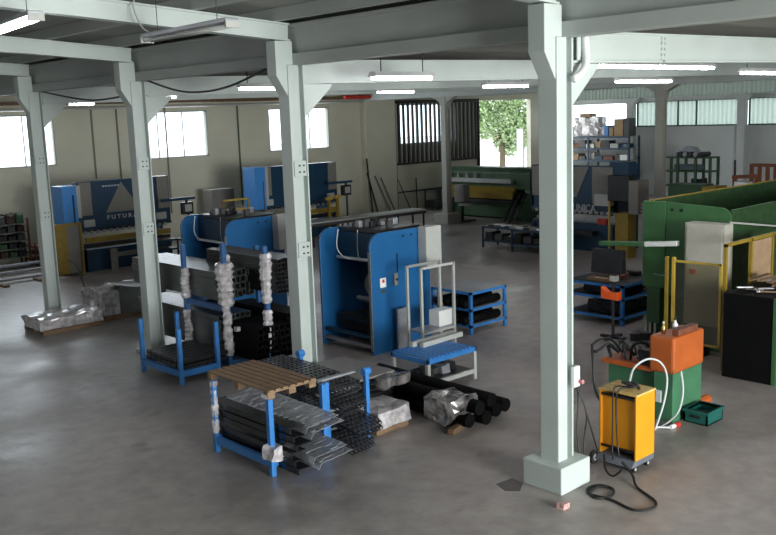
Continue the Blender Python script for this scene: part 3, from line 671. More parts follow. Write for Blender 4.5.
# ================================================================ LEFT PRESS BRAKE AND WALL MACHINES
def brake(x,y,w,h,label,word,body=blued,panel=greyd,mirror=False,tri=True):
    t=T('press_brake',label,'press brake',(x+w/2,y,0))
    mb().box(x,x+w,y+.05,y+.35,1.45,h).build('upper_beam',body,t,bevel=.01)
    mb().box(x,x+w,y+.1,y+.35,0,.75).build('lower_beam',body,t,bevel=.01)
    for xx in (x,x+w-.3): mb().prism([(y+.1,0),(y+1.3,0),(y+1.3,h-.1),(y+.1,h-.1),(y+.1,1.5),(y+.5,1.3),(y+.5,.9),(y+.1,.8)],'x',xx+.1,xx+.2).build('side_frame',body,t)
    for xx in (x+.05,x+w-.5): mb().box(xx,xx+.44,y-.02,y+.05,1.95,h-.02).build('cylinder_cover',panel,t,bevel=.01)
    for xx in (x+.15,x+w-.6): mb().box(xx,xx+.4,y-.01,y+.05,1.55,1.8).build('control_plate',greym,t,bevel=.01)
    if tri:
        mb().prism([(14.42,1.98),(15.75,1.98),(PY(121,181,y).x,h-.08)],'y',y+.035,y+.05).build('triangle_panel',greyd,t)
    mb().box(x,x+w,y+.02,y+.1,1.38,1.46).build('tool_clamp_rail',dark,t)
    n=14
    for i in range(n): mb().box(x+.1+(w-.2)*i/n,x+.1+(w-.2)*(i+.55)/n,y,y+.03,1.32,1.42).build('tool_clamp',steel,t)
    mb().box(x+.15,x+w-.1,y-.05,y+.06,1.0,1.2).build('yellow_guard_bar',yeld,t,bevel=.005)
    mb().box(x+.15,x+w-.1,y+.0,y+.2,.82,.98).build('die_rail',dark,t)
    if word: text(word,.2,letter,t,(14.43,y+.03,1.75),ROT_Y,sx=1.15,sp=1.5)
    return t
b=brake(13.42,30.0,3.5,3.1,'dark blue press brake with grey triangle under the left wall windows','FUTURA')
for k in range(6): mb().box(14.35+.11*k,14.43+.11*k,30.03,30.045,2.88,2.93).build('small_mark',letter,b)
mb().box(14.3,14.55,29.7,29.75,0,.75).build('grey_support_leg',greyd,b); mb().box(14.55,15.4,29.7,29.78,.45,.6).build('grey_support_arm',greyd,b)
b2=brake(21.25,30.4,3.95,3.1,'blue press brake against the wall, left of the pilaster, behind the pallet-side column','',tri=False)
def bluebox(x,y,label,h0=1.0,h1=2.95):
    t=T('side_guard_cabinet',label,'guard cabinet',(x,y,0))
    mb().box(x-.36,x+.15,y-.1,y+.7,h0,h1).build('cabinet_body',bluel,t,bevel=.01); mb().box(x+.15,x+.3,y-.05,y+.5,h0+.3,h1).build('side_strip',greym,t)
    mb().box(x-.45,x+.1,y,y+.6,0,h0).build('pedestal',dgrey,t)
    mb().tube([(x+.0,y-.15,h0),(x+.0,y-.15,h0+1.1)],.02,6).build('rod',dark,t)
    return t
bluebox(13.2,30.0,'light blue guard cabinet at the left end of the triangle-panel press brake',1.6,3.0)
bluebox(20.9,29.9,'light blue guard cabinet standing left of the far wall brake',1.5,3.15)
t=T('yellow_guard','ochre yellow guard panel with a dark opening beside the left press brake','guard',(13.0,29.8,0))
mb().box(12.3,12.75,29.6,29.66,.1,1.75).build('yellow_panel',yeld,t); mb().box(12.75,13.25,29.68,29.72,.1,1.72).build('dark_screen',greyd,t)
for x in (12.3,13.25): mb().box(x-.03,x+.03,29.58,29.7,0,1.78).build('post',yeld,t)
mb().box(12.3,13.25,29.58,29.66,1.72,1.8).build('top_rail',yeld,t)
def small_table(x0,x1,y0,y1,h,label,m,n=3,name='tool_trolley'):
    return shelf_table(x0,x1,y0,y1,h,[h*(k+1)/n for k in range(n)],label,m,dark,name,.05)
small_table(15.2,16.4,28.7,29.4,.95,'dark four-shelf tool trolley in front of the left press brake',blued)
t=T('blue_sorting_table','dark blue table top right of the tool trolley by the left brake','work table',(17.2,29,0))
small_table(16.6,18.2,28.2,29.2,.9,'dark trolley right of the tool trolley, half behind the middle column',dgrey,2)
bpy.data.objects.remove(t)
# control terminals on arms
def terminal(x,y,z,label,x2,arm=True):
    t=T('control_terminal',label,'control terminal',(x,y,0))
    mb().box(x-.22,x+.22,y-.1,y+.1,z-.22,z+.22).build('housing',dark,t,bevel=.02)
    mb().box(x-.14,x+.14,y-.11,y-.1,z-.12,z+.14).build('screen',greym,t)
    mb().box(x2,x+.35,y-.04,y+.06,z+.3,z+.4).build('arm',blued,t,bevel=.01); mb().box(x-.04,x+.04,y-.03,y+.03,z+.2,z+.32).build('hanger',dgrey,t)
    mb().box(x-.03+.1,x+.13,y+.05,y+.11,0,z-.2).build('support_post',dgrey,t)
    return t
q=PY(187,208,29.5); terminal(q.x,29.5,q.z,'dark control terminal on a blue arm right of the left press brake',q.x-1.0)
q=PY(346,190,30.0); terminal(q.x,30.0,q.z,'dark control terminal on a blue arm left of the pilaster',q.x-1.0)
# grey cabinet by the wall
t=T('grey_cabinet','warm grey electrical cabinet by the wall between the two wall brakes','cabinet',(21.2,33.9,0))
a=PY(197,189,33.5); c=PY(230,188,33.5)
mb().box(a.x+.5,c.x,33.2,33.9,0,2.15).build('body',greyd,t,bevel=.01); mb().box(a.x+.55,c.x-.04,33.18,33.2,.15,2.1).build('door',greyd,t,bevel=.005)
# yellow fence between
t=T('yellow_safety_fence','low yellow safety rail standing behind the far blue press','fence',(19,27.5,0))
a=PY(223,201,27.5); c=PY(248,200,27.5)
for x in (a.x,c.x): mb().box(x-.03,x+.03,27.47,27.53,0,a.z).build('post',yeld,t)
for z in (a.z,a.z-.35): mb().box(a.x,c.x,27.48,27.52,z-.03,z+.03).build('rail',yellow,t)
for k,(px,py) in enumerate(((329,200),(337,198))):
    q=PY(px,py,29.0); t=T('yellow_guard_post','yellow guard post at the right end of the far wall brake, %s one'%['left','right'][k],'guard post',(q.x,29,0))
    mb().box(q.x-.05,q.x+.05,28.95,29.05,0,q.z).build('post',yeld,t); mb().box(q.x-.15,q.x+.15,28.93,29.07,q.z,q.z+.12).build('head',yellow,t)
# long conveyor-like table with sheet behind the blue press
t=T('long_roller_table','long table topped with pale sheet behind the near blue press','work table',(22,25.5,0))
a=G(305,223,.95); c=G(420,209,.95)
d=(c-a); 
o=mb().bar(a,c,.9,.05); o.build('pale_sheet_top',greym,t)
mb().bar(a-Vector((0,0,.1)),c-Vector((0,0,.1)),.8,.1).build('table_frame',dgrey,t)
nrm=Vector((-d.y,d.x,0)).normalized()*.35
for k in range(5):
    p=a+d*(k/4)*.96+d*.02
    for s_ in (-1,1): q=p+nrm*s_; mb().box(q.x-.03,q.x+.03,q.y-.03,q.y+.03,0,.82).build('leg',dark,t)
# leaning bars against pilaster
for i,(x,dx,h) in enumerate(((30.3,.1,2.9),(30.7,-.3,2.2),(31.6,-.7,2.0),(31.9,-.6,1.9),(33.0,-.5,1.7),(33.4,.4,1.7))):
    tag(mb().bar((x,33.9,0),(x+dx,34.34,h),.06,.06).build('leaning_bar',dark),'dark bar leaning on the pilaster wall, %s from the left'%['tallest and first','second','third','fourth','fifth','sixth'][i],'bar','bars leaning at the pilaster')
# row of dark crates below the slatted screen
for i in range(4):
    x=34.3+1.15*i
    t=T('wire_crate','dark wire crate under the slatted screen, %s from the left'%['first','second','third','fourth','fifth'][i],'crate',(x,33.8,0),0,'crates under the slatted screen')
    for (a,b) in ((x,33.4),(x+1,33.4),(x,34.2),(x+1,34.2)): mb().box(a-.03,a+.03,b-.03,b+.03,0,1.1).build('post',dgrey,t)
    for z in (.3,.55,.8,1.08): mb().box(x,x+1,33.38,33.42,z-.015,z+.015).build('rail',dgrey,t)
    mb().box(x+.03,x+.97,33.43,34.17,.1,.5+.08*(i%3)).build('load',[dgrey,greyd,dark][i%3],t,bevel=.02)
# ---- rack and beams at the far left
t=T('parts_rack','dark parts rack crowded with brackets against the wall at far left','rack',(12.2,33.8,0))
for (a,b) in ((11.2,33.5),(13.0,33.5),(11.2,34.4),(13.0,34.4)): mb().box(a-.03,a+.03,b-.03,b+.03,0,1.75).build('post',rust,t)
for z in (.35,.65,.95,1.25,1.55): mb().box(11.2,13.0,33.5,34.4,z-.02,z+.01).build('shelf',greyd,t)
random.seed(21)
nms=['lowest','second','third','fourth','top']
for k,z in enumerate((.37,.67,.97,1.27,1.57)):
    for i in range(5):
        x=11.4+.34*i; h=.16+.08*random.random()+(.15 if k==4 else 0)
        tag(mb().prism([(x-.13,z),(x+.13,z),(x+.13,z+h),(x+.02,z+h*.8),(x-.1,z+h)],'y',33.55,34.2).build('metal_bracket',[dark,dgrey,mat('rusty_dark_iron',(.05,.025,.02),.6,var=.4),greend,dark][(i+k)%5]),'metal bracket on the %s shelf of the far left rack, %s along'%(nms[k],['first','second','third','fourth','fifth'][i]),'bracket','brackets on the far left rack')
t=T('wooden_rack_base','rusty low rack right of the far left parts rack','rack',(13.6,33.5,0))
for z in (.15,.4,.65): mb().box(13.05,14.0,33.2,34.2,z,z+.05).build('shelf',rust,t)
for (a,b) in ((13.08,33.2),(13.97,33.2),(13.08,34.2),(13.97,34.2)): mb().box(a-.03,a+.03,b-.03,b+.03,0,.8).build('post',rust,t)
for i in range(3):
    o=mb().bar(G(-15,283-7*i,.12+.09*i),G(72,270.5-6.4*i,.12+.09*i),.18,.085).build('long_steel_channel',steelp,bevel=.008)
    tag(o,'long pale steel channel on the floor at far left, %s of the stack'%['bottom','middle','top'][i],'steel channel')
t=T('timber_bearer','timber bearers under the long pale channels at far left','timber',(11,30.2,0))
for px,py in ((5,286),(40,280)):
    q=G(px,py,.03); mb().box(q.x-.08,q.x+.08,q.y-.2,q.y+.4,0,.07).build('bearer',wood,t)
# ================================================================ GREEN SHEAR IN FRONT OF THE GATE
x=32.7; y0,y1=25.9,31.2
t=T('green_plate_shear','long green plate shear with a yellow band in front of the gate opening','plate shear',(x,28.5,0))
mb().prism([(x,1.4),(x+.9,1.4),(x+.9,2.42),(x+.1,2.42),(x-.05,2.2),(x-.05,1.5)],'y',y0,y1).build('upper_beam',greend,t,bevel=.03)
mb().box(x-.3,x-.05,y0+.9,y1-.3,1.72,1.92).build('pale_rail',greym,t,bevel=.01)
mb().prism([(x-.35,1.3),(x-.05,1.55),(x-.05,1.05),(x-.3,1.0)],'y',y0+.8,y1-.5).build('yellow_band',yeld,t)
mb().box(x+.1,x+.9,y0+.5,y1-.3,.1,1.0).build('table_body',greend,t,bevel=.02)
mb().box(x+.5,x+.9,y0+.1,y1-.1,.0,1.5).build('back_panel',greend,t)  # panel added to close the bright gap towards the gate
mb().box(x-.25,x+.1,y0+.6,y1-.6,.8,.95).build('cutting_table',dark,t)
for y in (y0,y1-.35): mb().prism([(x-.2,0),(x+1.2,0),(x+1.2,2.3),(x+.1,2.3),(x-.05,1.3),(x-.35,1.0)],'y',y,y+.3).build('side_frame',greend,t,bevel=.02)
for k in range(4): mb().tube([(x-.18,y1-.5-.55*k,1.9),(x-.18,y1-.5-.55*k,2.15)],.05,8).build('hold_down',greym,t)
for k in range(3): mb().bar((x-.1,y0+.2+.3*k,1.3),(x-1.1,y0+.1+.3*k,.05),.08,.08).build('support_arm',dark,t)
t=T('shear_control_cabinet','grey control pedestal in front of the left end of the green shear','cabinet',(31.6,29.9,0))
q=G(455,216); 
mb().box(31.2,31.6,28.6,29.2,.9,1.7).build('cabinet_body',greyd,t,bevel=.02); mb().box(31.35,31.45,28.85,28.95,0,.9).build('stem',dark,t); mb().box(31.1,31.9,28.5,29.3,0,.06).build('foot',dark,t)
mb().box(31.15,31.5,28.3,28.9,.75,.85).build('tray',greym,t)
# ================================================================ PRESS BRAKE WITH LETTERING
x=27.0; ya,yb_=21.35,17.85
t=T('press_brake','grey and blue press brake lettered UNICA behind the big white column','press brake',(x,19.5,0))
mb().box(x,x+.3,yb_,ya,1.4,3.0).build('upper_beam',blued,t,bevel=.01)
zt_=PX(600,204,x).z
mb().box(x-.03,x,PX(613,190,x).y,PX(592.5,190,x).y,zt_,2.97).build('grey_panel',greyd,t)
mb().prism([(PX(589,170,x).y,2.97),(PX(577,196,x).y,PX(577,197,x).z),(21.3,PX(577,197,x).z),(21.3,2.97)],'x',x-.03,x).build('grey_panel',greyd,t)
mb().box(x+.05,x+.5,yb_,ya,0,1.0).build('lower_beam',blued,t,bevel=.01)
for y in (ya-.1,yb_): mb().prism([(x,0),(x+1.6,0),(x+1.6,3.0),(x,3.0),(x,1.5),(x+.5,1.3),(x+.5,.9),(x,.9)],'y',y,y+.1).build('side_frame',blued,t)
for i in range(14): y=yb_+.1+(ya-yb_-.2)*i/14; mb().box(x-.05,x,y,y+.14,1.33,1.43).build('tool_clamp',steel,t)
mb().box(x-.02,x+.05,yb_,ya,1.3,1.38).build('tool_clamp_rail',dark,t)
mb().box(x-.1,x+.05,yb_+.2,ya-.3,1.08,1.16).build('die_rail',steelp,t)
mb().box(x-.35,x+.0,yb_+.6,ya,.6,.75).build('front_table',dark,t)
mb().box(x-.2,x-.05,18.0,18.35,1.0,1.2).build('red_light_guard',redm,t)
q=PX(570,210,x); text('UNICA',.37,letter,t,(x-.035,19.50,1.4),ROT_X,sx=.85)
mb().box(x+.02,x+.5,yb_-.6,18.0,2.6,3.15).build('top_cover',blued,t)
t=T('guard_and_terminal','dark terminal cabinet on an ochre post at the right end of the lettered brake','control terminal',(26.3,17.1,0))
mb().box(26.3,26.7,16.75,17.6,1.9,2.75).build('terminal_body',dark,t,bevel=.02); mb().box(26.25,26.9,16.4,16.75,1.5,2.6).build('grey_panel',greyd,t)
mb().box(26.4,26.7,17.6,18.2,1.7,2.1).build('grey_box',greym,t,bevel=.01)
mb().box(26.3,26.8,16.8,17.3,0,1.5).build('ochre_cabinet',yeld,t,bevel=.01); mb().box(26.2,26.26,17.45,17.5,0,1.9).build('yellow_post',yellow,t)
t=T('coiled_cable_stand','pale spiral cable hanging at the right end of the lettered brake','cable',(26.2,16.3,0))
P=[]; 
for i in range(120): a=i*.55; P.append((26.2+.08*math.cos(a),16.15+.08*math.sin(a),1.9-.010*i))
mb().tube(P,.018,5).build('spiral_hose',greym,t); mb().tube([(26.2,16.15,0),(26.2,16.15,2.1)],.02,6).build('pole',dgrey,t)
# work tables with parts
def wtable(x0,x1,y0,y1,h,label):
    t=shelf_table(x0,x1,y0,y1,h,(.3,h),label,blued,dark,'parts_work_table',.06); return t
wtable(25.6,26.5,21.15,22.6,.8,'dark blue work table with bright sheets, nearest the green shear')
wtable(25.35,26.4,19.6,21.0,.8,'second dark blue work table, directly left of the big white column')
random.seed(4)
for i in range(9):
    x=25.6+.3*random.random(); y=19.75+.3*i
    o=mb().prism([(x-.1,.81),(x+.2,.81),(x+.2,.84),(x-.1,.87)],'y',y,y+.27); tag(o.build('cut_metal_sheet',[whitep,steelp,dark][i%3]),'cut sheet piece on the work tables left of the big column, %s from the left'%['first','second','third','fourth','fifth','sixth','seventh','eighth','ninth'][8-i],'metal sheet','sheet pieces on the work tables')
for i in range(6):
    x=25.0+.33*i; x=25.7; yy=19.8+.45*i; o=mb().box(x-.15,x+.35,yy,yy+.35,.31,.5+.06*(i%3)); tag(o.build('stacked_part',[dark,dgrey,dark][i%3],bevel=.01),'dark part stacked on the low shelf of the work tables, %s'%['nearest','second','third','fourth','fifth','farthest'][i],'part','parts under the work tables')
# ================================================================ SHELVING AT THE BACK
x=44.6; y0=PX(629,150,x).y; y1=y0+5.4
hs=[PX(600,p,x).z for p in (188,173,160,148,136.5)]
t=T('storage_shelving','tall blue storage shelving with loaded shelves by the bright back window','shelving',(x,(y0+y1)/2,0))
for y in (y0,(y0+y1)/2,y1):
    for xx in (x,x+1.0): mb().box(xx-.04,xx+.04,y-.05,y+.05,0,hs[-1]+.02).build('upright',blued,t)
for z in hs:
    mb().box(x-.05,x+1.05,y0,y1,z-.04,z).build('shelf_board',greym,t); mb().box(x-.06,x-.03,y0,y1,z-.1,z).build('shelf_beam',blued,t)
random.seed(9)
lvl=['lowest','second','third','fourth']
for k,z in enumerate(hs[:-1]):
    y=y0+.15; i=0
    while y<y1-.5:
        w_=.35+.3*random.random(); h=.2+.22*random.random(); mm=[dgrey,card,greym,rust,whitep,dark,blued][(i*3+k*2)%7]
        o=mb()
        if (i+k)%3==0: o.blob((x+.4,y+w_/2,z+h/2+.01),(.6,w_,h),3,.06,i+k*7)
        else: o.box(x+.05,x+.7,y,y+w_,z+.004,z+h).box(x+.03,x+.72,y-.01,y+w_+.01,z+h*.75,z+h*.85)
        tag(o.build('stored_box',mm),'stored box or bag on the %s shelf of the back shelving, %s from the right'%(lvl[k],['first','second','third','fourth','fifth','sixth','seventh','eighth','ninth','tenth','eleventh','twelfth','thirteenth'][i]),'box','goods on the back shelving')
        y+=w_+.06; i+=1
z=hs[-1]
a=PX(573,125,x).y; b=PX(597,125,x).y
tag(mb().blob((x+.5,(a+b)/2,z+.55),(.8,a-b,1.05),5,.12,41).build('wrapped_bale',film),'large film-wrapped bale on top of the back shelving','bale')
tag(mb().blob((x+.5,b-.05,z+.3),(.6,.7,.55),4,.12,44).build('wrapped_bag',film),'smaller slumped film bag beside the large bale on the back shelving','bag')
q=PX(583,110,x).y; tag(mb().box(x+.2,x+.8,q-.35,q+.35,z+1.1,z+1.3).build('small_carton',card),'small carton lying on top of the large wrapped bale','carton')
for i,(p0,p1,h,m_,l) in enumerate(((607,603,.6,blueb,'blue box on the top back shelf right of the bale'),(612,608,.5,card,'low brown carton beside the blue box on the back shelving'),(622,613,.95,card,'tall brown carton on top of the back shelving'),(628,623,.98,dgrey,'dark carton at the right end of the top back shelf'))):
    ya_=PX(p0,130,x).y; yb2=PX(p1,130,x).y
    o=mb().box(x+.1,x+.8,ya_,yb2,z+.005,z+h); tag(o.build('carton',m_,bevel=.01),l,'carton')
# ================================================================ LARGE GREEN PRESS AT RIGHT
x=17.3
t=T('large_green_press','large green press with long side plates behind the beige cabinet','press machine',(19.5,9.7,0))
mb().box(x,x+.12,10.15,10.68,1.15,3.0).build('front_post',green,t,bevel=.01)
mb().box(x+.2,x+.5,10.15,10.68,0.1,1.3).build('front_post_foot',green,t,bevel=.01)
pts=[(10.14,1.0),(10.14,3.0)]+[(8.93+.22*math.cos(math.radians(a)) -.0 ,2.72+.22*math.sin(math.radians(a))) for a in (90,110,130,150,165,180)]+[(8.71,1.0)]
mb().prism(pts,'x',x+.02,x+.08).build('front_plate',green,t,bevel=.008)
for yy in (10.0,9.78): mb().tube([(x+.02,yy,2.84),(x-.01,yy,2.84)],.03,8).build('bolt',dark,t)
mb().box(x+.1,x+6.8,10.5,10.56,.1,3.0).build('side_plate',mat('shaded_dark_green_paint',(.022,.06,.02),.55,var=.3),t,bevel=.01)  # shade on both side plates is put into this darker green
mb().box(x+.1,x+6.8,8.71,8.77,.1,2.9).build('side_plate',mat('shaded_dark_green_paint',(.022,.06,.02),.55,var=.3),t,bevel=.01)
mb().box(x+6.5,x+6.7,8.77,10.5,1.2,2.8).build('rear_beam',green,t)
mb().box(x+3.5,x+4.5,8.9,10.4,1.5,2.3).build('ram_block',greend,t)
mb().box(x+.1,x+.12,10.47,10.59,2.99,3.03).build('edge_strip',yellow,t); mb().bar((x+.1,10.53,3.015),(x+6.8,10.53,3.015),.06,.02).build('top_edge',yeld,t)
for i in range(5): mb().blob((x+4.2+.25*(i%3),9.6-.25*i*.7,2.45),(.25,.2,.25),2,.06,i,False).build('hydraulic_valve',[dark,steel,rust][i%3],t)
mb().box(x+.3,x+1.2,8.8,10.4,.1,.9).build('bed_beam',green,t,bevel=.01)
mb().tube([(x-.02,10.4,1.45),(x-.35,10.0,1.5),(x-.6,9.7,1.58)],.012,5).build('lever_rod',steel,t)
mb().box(x-.1,x+.1,10.2,10.5,.4,1.15).build('foot_bracket',greend,t)
for i in range(3): mb().tube([(x+.0,10.6-.12*i,.0),(x+.0,10.6-.12*i,.5)],.03,6).build('pipe',greym,t)
# back gauge arm
t=T('swing_arm_table','long green and white swing arm reaching left from the green press','support arm',(17.2,10.9,1.9))
A=PX(601,243,17.0); B=PX(646,244,17.0); Cc=PX(678,243.5,17.0)
mb().bar(A,B,.16,.09).build('green_arm',green,t,bevel=.01); mb().bar(B,Cc,.14,.1).build('white_arm',whitep,t,bevel=.01)
# control console on pole
q=G(613,338); X0=q.x
t=T('control_console','black control console on a slim pole with an orange tray','control console',(X0,q.y,0))
a=PX(593,247,X0); b=PX(625,251,X0); z0=PX(600,273,X0).z
mb().prism([(X0-.12,z0+.03),(X0+.12,z0+.03),(X0+.1,a.z-.02),(X0-.05,a.z-.02)],'y',b.y+.04,a.y-.02).build('console_body',dark,t,bevel=.015)
mb().tube([(X0,q.y,0.05),(X0,q.y,z0)],.035,10).build('pole',dark,t)
mb().box(X0-.06,X0+.06,q.y-.1,q.y+.06,z0-.14,z0-.02).build('pale_block',greym,t)
zt=PX(612,291,X0).z; mb().prism([(q.y-.2,zt+.02),(q.y-.2,zt-.17),(q.y+.22,zt-.15),(q.y+.22,zt+.1),(q.y+.1,zt),(q.y-.1,zt-.02)],'x',X0-.15,X0+.02).build('orange_tray',mat('vivid_orange_plastic',(.75,.10,.012),.5),t,bevel=.01)
mb().box(X0-.3,X0+.3,q.y-.05,q.y+.05,0,.05).box(X0-.05,X0+.05,q.y-.3,q.y+.3,0,.05).build('foot',dark,t)
# blue bench at right
a=G(580,322); 
shelf_table(17.9,19.6,11.55,13.15,.95,(.2,.65,.95),'blue three-level bench behind the black control console',blueb,dark,'blue_bench',.08)
for i in range(5):
    tag(mb().box(18.0+.3*i,18.2+.3*i,12.0+.15*(i%2),12.6,.96,1.05).build('wooden_offcut',[wood,dark,rust][i%3],bevel=.01),'offcut on the top of the right blue bench, %s from the near end'%['first','second','third','fourth','fifth'][i],'offcut','offcuts on the right blue bench')
for i in range(3): tag(mb().blob((18.3+.4*i,12.3,.8),(.35,.9,.25),2,.05,50+i).build('dark_part',dark),'dark part on the middle shelf of the right blue bench, %s'%['nearest','middle','farthest'][i],'part','parts in the right blue bench')
for i in range(3): tag(mb().blob((18.3+.4*i,12.2,.35),(.35,.9,.27),2,.05,60+i).build('dark_part',dark),'dark part on the bottom shelf of the right blue bench, %s'%['nearest','middle','farthest'][i],'part','parts in the right blue bench')
# beige cabinet and guards
def cabinet(x0,x1,y0,y1,h,label,m,name='electrical_cabinet'):
    t=T(name,label,'cabinet',((x0+x1)/2,(y0+y1)/2,0)); mb().box(x0,x1,y0,y1,0,h).build('body',m,t,bevel=.012)
    return t
t=cabinet(16.9,17.25,8.62,9.47,2.65,'tall beige electrical cabinet in front of the large green press',beige)
mb().box(16.88,16.9,8.67,9.42,.6,2.58).build('door',beige,t,bevel=.004); mb().box(16.86,16.9,8.66,9.43,.1,.58).build('green_plinth',greend,t)
mb().box(16.865,16.88,9.2,9.33,1.62,1.72).build('orange_sticker',orange,t)
t=T('guard_gate','yellow framed guard gate standing before the beige cabinet','guard',(16.2,8.8,0))
for y in (9.3,8.32): mb().box(16.18,16.22,y-.025,y+.025,.35,2.0).build('frame_post',yellow,t)
mb().box(16.17,16.23,9.42,9.48,0,2.05).build('hinge_post',yeld,t)
mb().box(16.17,16.23,9.27,9.33,0,2.05).build('hinge_post',yellow,t)
for z in (.38,1.98): mb().box(16.18,16.22,8.3,9.3,z-.02,z+.02).build('frame_rail',yellow,t)
mb().box(16.195,16.2,8.34,9.28,.4,1.96).build('tinted_pane',mesh_pane,t)
t=T('yellow_guard_fence','long yellow guard fence running back behind the black cabinet','guard fence',(17.5,7.9,0))
xs=[16.0,17.0,17.9,19.2]
zz=lambda xx:2.42
for xx in xs: mb().box(xx-.03,xx+.03,8.1,8.16,0,2.42).build('post',yeld,t)
for z in (1.2,2.4): mb().box(15.97,19.3,8.1,8.16,z-.03,z+.03).build('rail',yeld,t)
mb().box(17.05,17.85,8.12,8.13,1.25,2.35).build('wooden_panel',card,t)
t=T('red_rack_rail','thin pale pipe rail beyond the beige cabinet','rail',(20,8.3,2.6))
mb().tube([PY(730,222.5,8.4),PY(790,227,8.4)],.02,6).build('pipe',greym,t)
t=cabinet(15.7,17.2,7.05,7.98,1.58,'black sheet-clad cabinet at the right picture edge with metal scraps on top',blackm,'black_cabinet')
mb().box(15.67,15.7,7.05,7.98,0,1.58).build('front_sheet',blackm,t); mb().box(15.66,15.72,6.98,7.05,0,1.58).build('green_edge_post',green,t)
random.seed(13)
for i in range(14):
    x_=15.85+random.random()*1.2; y_=7.15+random.random()*.7; a=random.random()*3
    o=mb().bar((x_-.15*math.cos(a),y_-.15*math.sin(a),1.6+.008*i),(x_+.15*math.cos(a),y_+.15*math.sin(a),1.61+.008*i),.06,.02)
    tag(o.build('metal_scrap',[steel,steelp,wood][i%3]),'strip scrap in the loose pile on the black cabinet, %s counted upwards'%['first','second','third','fourth','fifth','sixth','seventh','eighth','ninth','tenth','eleventh','twelfth','thirteenth','topmost'][i],'scrap','metal scraps on the black cabinet')
for i in range(4): tag(mb().box(16.3,17.1,7.2+.18*i,7.3+.18*i,1.71+.01*i,1.725+.01*i).build('wooden_lath',wood),'thin wooden slat over the scraps on the black cabinet, %s'%['nearest','second','third','farthest'][i],'slat','slats on the black cabinet')
# ================================================================ GREEN AND ORANGE MACHINE
t=T('punching_machine','green and orange hydraulic machine behind the yellow trolley','machine',(13.3,7.95,0))
mb().box(12.75,13.65,7.3,7.65,.0,.8).build('green_body',greenb,t,bevel=.015)
mb().box(12.9,13.75,7.65,8.6,.1,.76).build('green_base',greenb,t,bevel=.015)
mb().box(12.72,13.68,7.28,7.72,.8,1.39).build('orange_head',orange,t,bevel=.04)
mb().box(12.78,13.3,7.5,8.65,.76,.84).build('orange_table',orange,t,bevel=.01)
mb().box(12.8,13.6,7.74,7.95,.84,1.1).build('jaw_block',dark,t,bevel=.01)
mb().box(13.3,13.9,8.3,8.6,.76,.82).build('orange_wing',orange,t)
mb().tube([(13.66,7.36,.1),(13.98,7.36,.1)],.08,10).build('orange_foot',orange,t)
mb().box(12.73,12.75,7.5,7.6,.3,.5).build('socket',whitep,t,bevel=.005)
mb().prism([(7.1,1.3),(7.0,1.3),(7.0,1.34)],'x',13,13.01)
random.seed(8)
for i in range(7):
    x_=12.85+.1*(i%3); y_=7.9+.1*i
    mb().tube(catmull([(x_,y_,.86),(x_+.05,y_+.1,1.05+.05*(i%2)),(x_+.15,y_-.05,.92)],5),.03,7).build('tool_clamp',[dark,steel,dgrey][i%3],t,smooth=True)
mb().tube([(12.95,8.1,.9),(13.05,7.9,1.2)],.012,5).build('lever',steel,t)
mb().tube(catmull([(13.2,7.85,.9),(13.0,7.95,1.15),(12.95,8.15,1.1),(12.95,8.2,.85)],6),.025,7).build('dark_hose',rubber,t,smooth=True)
for k,(y_,h,r_,m_,l) in enumerate(((7.6,.16,.035,brass,'small brass and white bottle on the orange machine head'),(7.52,.19,.045,whitep,'white oil bottle on the orange machine head, rightmost'),(7.7,.08,.045,rust,'rusty cup on the left of the orange machine head'))):
    x_=12.95+.22*k
    tt=T('small_bottle',l,'bottle',(x_,y_,1.391)); mb().tube([(x_,y_,1.391),(x_,y_,1.39+h*.6),(x_,y_,1.39+h*.8),(x_,y_,1.39+h)],[r_,r_,r_*.45,r_*.4],12).build('body',m_,tt,smooth=True)
    mb().tube([(x_,y_,1.39+h),(x_,y_,1.39+h*1.2)],r_*.5,8).build('cap',dark if k else whitep,tt)
tag(mb().box(12.9,13.5,7.3,7.42,1.392,1.49).build('wooden_block',rust,bevel=.01),'reddish wooden block on the orange machine head','block')
for (P,l) in ((((12.8,7.2,.9),),''),): pass
hose=[G(621,398,1.12),(10.95,6.95,1.2),PY(640,358,7.0),PY(655,362,7.0),PY(666,376,7.1),PY(664,398,7.15),PY(656,420,7.2)]
tag(mb().tube(catmull([PX(629,385,10.9),PX(634,368,11.3),PX(648,359,11.8),PX(661,363,12.2),PX(667,378,12.4),PX(664,402,12.3),PX(655,430,12.2)],8),.016,8).build('pale_hose',hosem,smooth=True),'upper pale grey hose arching from the yellow trolley','hose')
tag(mb().tube(catmull([PX(681,371,12.7),PX(683,392,12.6),PX(678,412,12.55),G(664,425,.03),G(655,428,.03)],8),.016,8).build('pale_hose',hosem,smooth=True),'lower pale hose looping from the green machine to the floor','hose')
t=T('red_plug','white cable end with a red and white plug lying on the floor','plug',tuple(G(668,427,0)))
a=G(655,427,.03);b=G(670,427.5,.03);c=G(679,424,.03)
mb().tube([a,b],.016,6).build('cable_end',whitep,t); mb().tube([b,b*.5+c*.5],.035,10).build('plug_body',whitep,t); mb().tube([b*.5+c*.5,c],.04,10).build('plug_collar',redm,t)
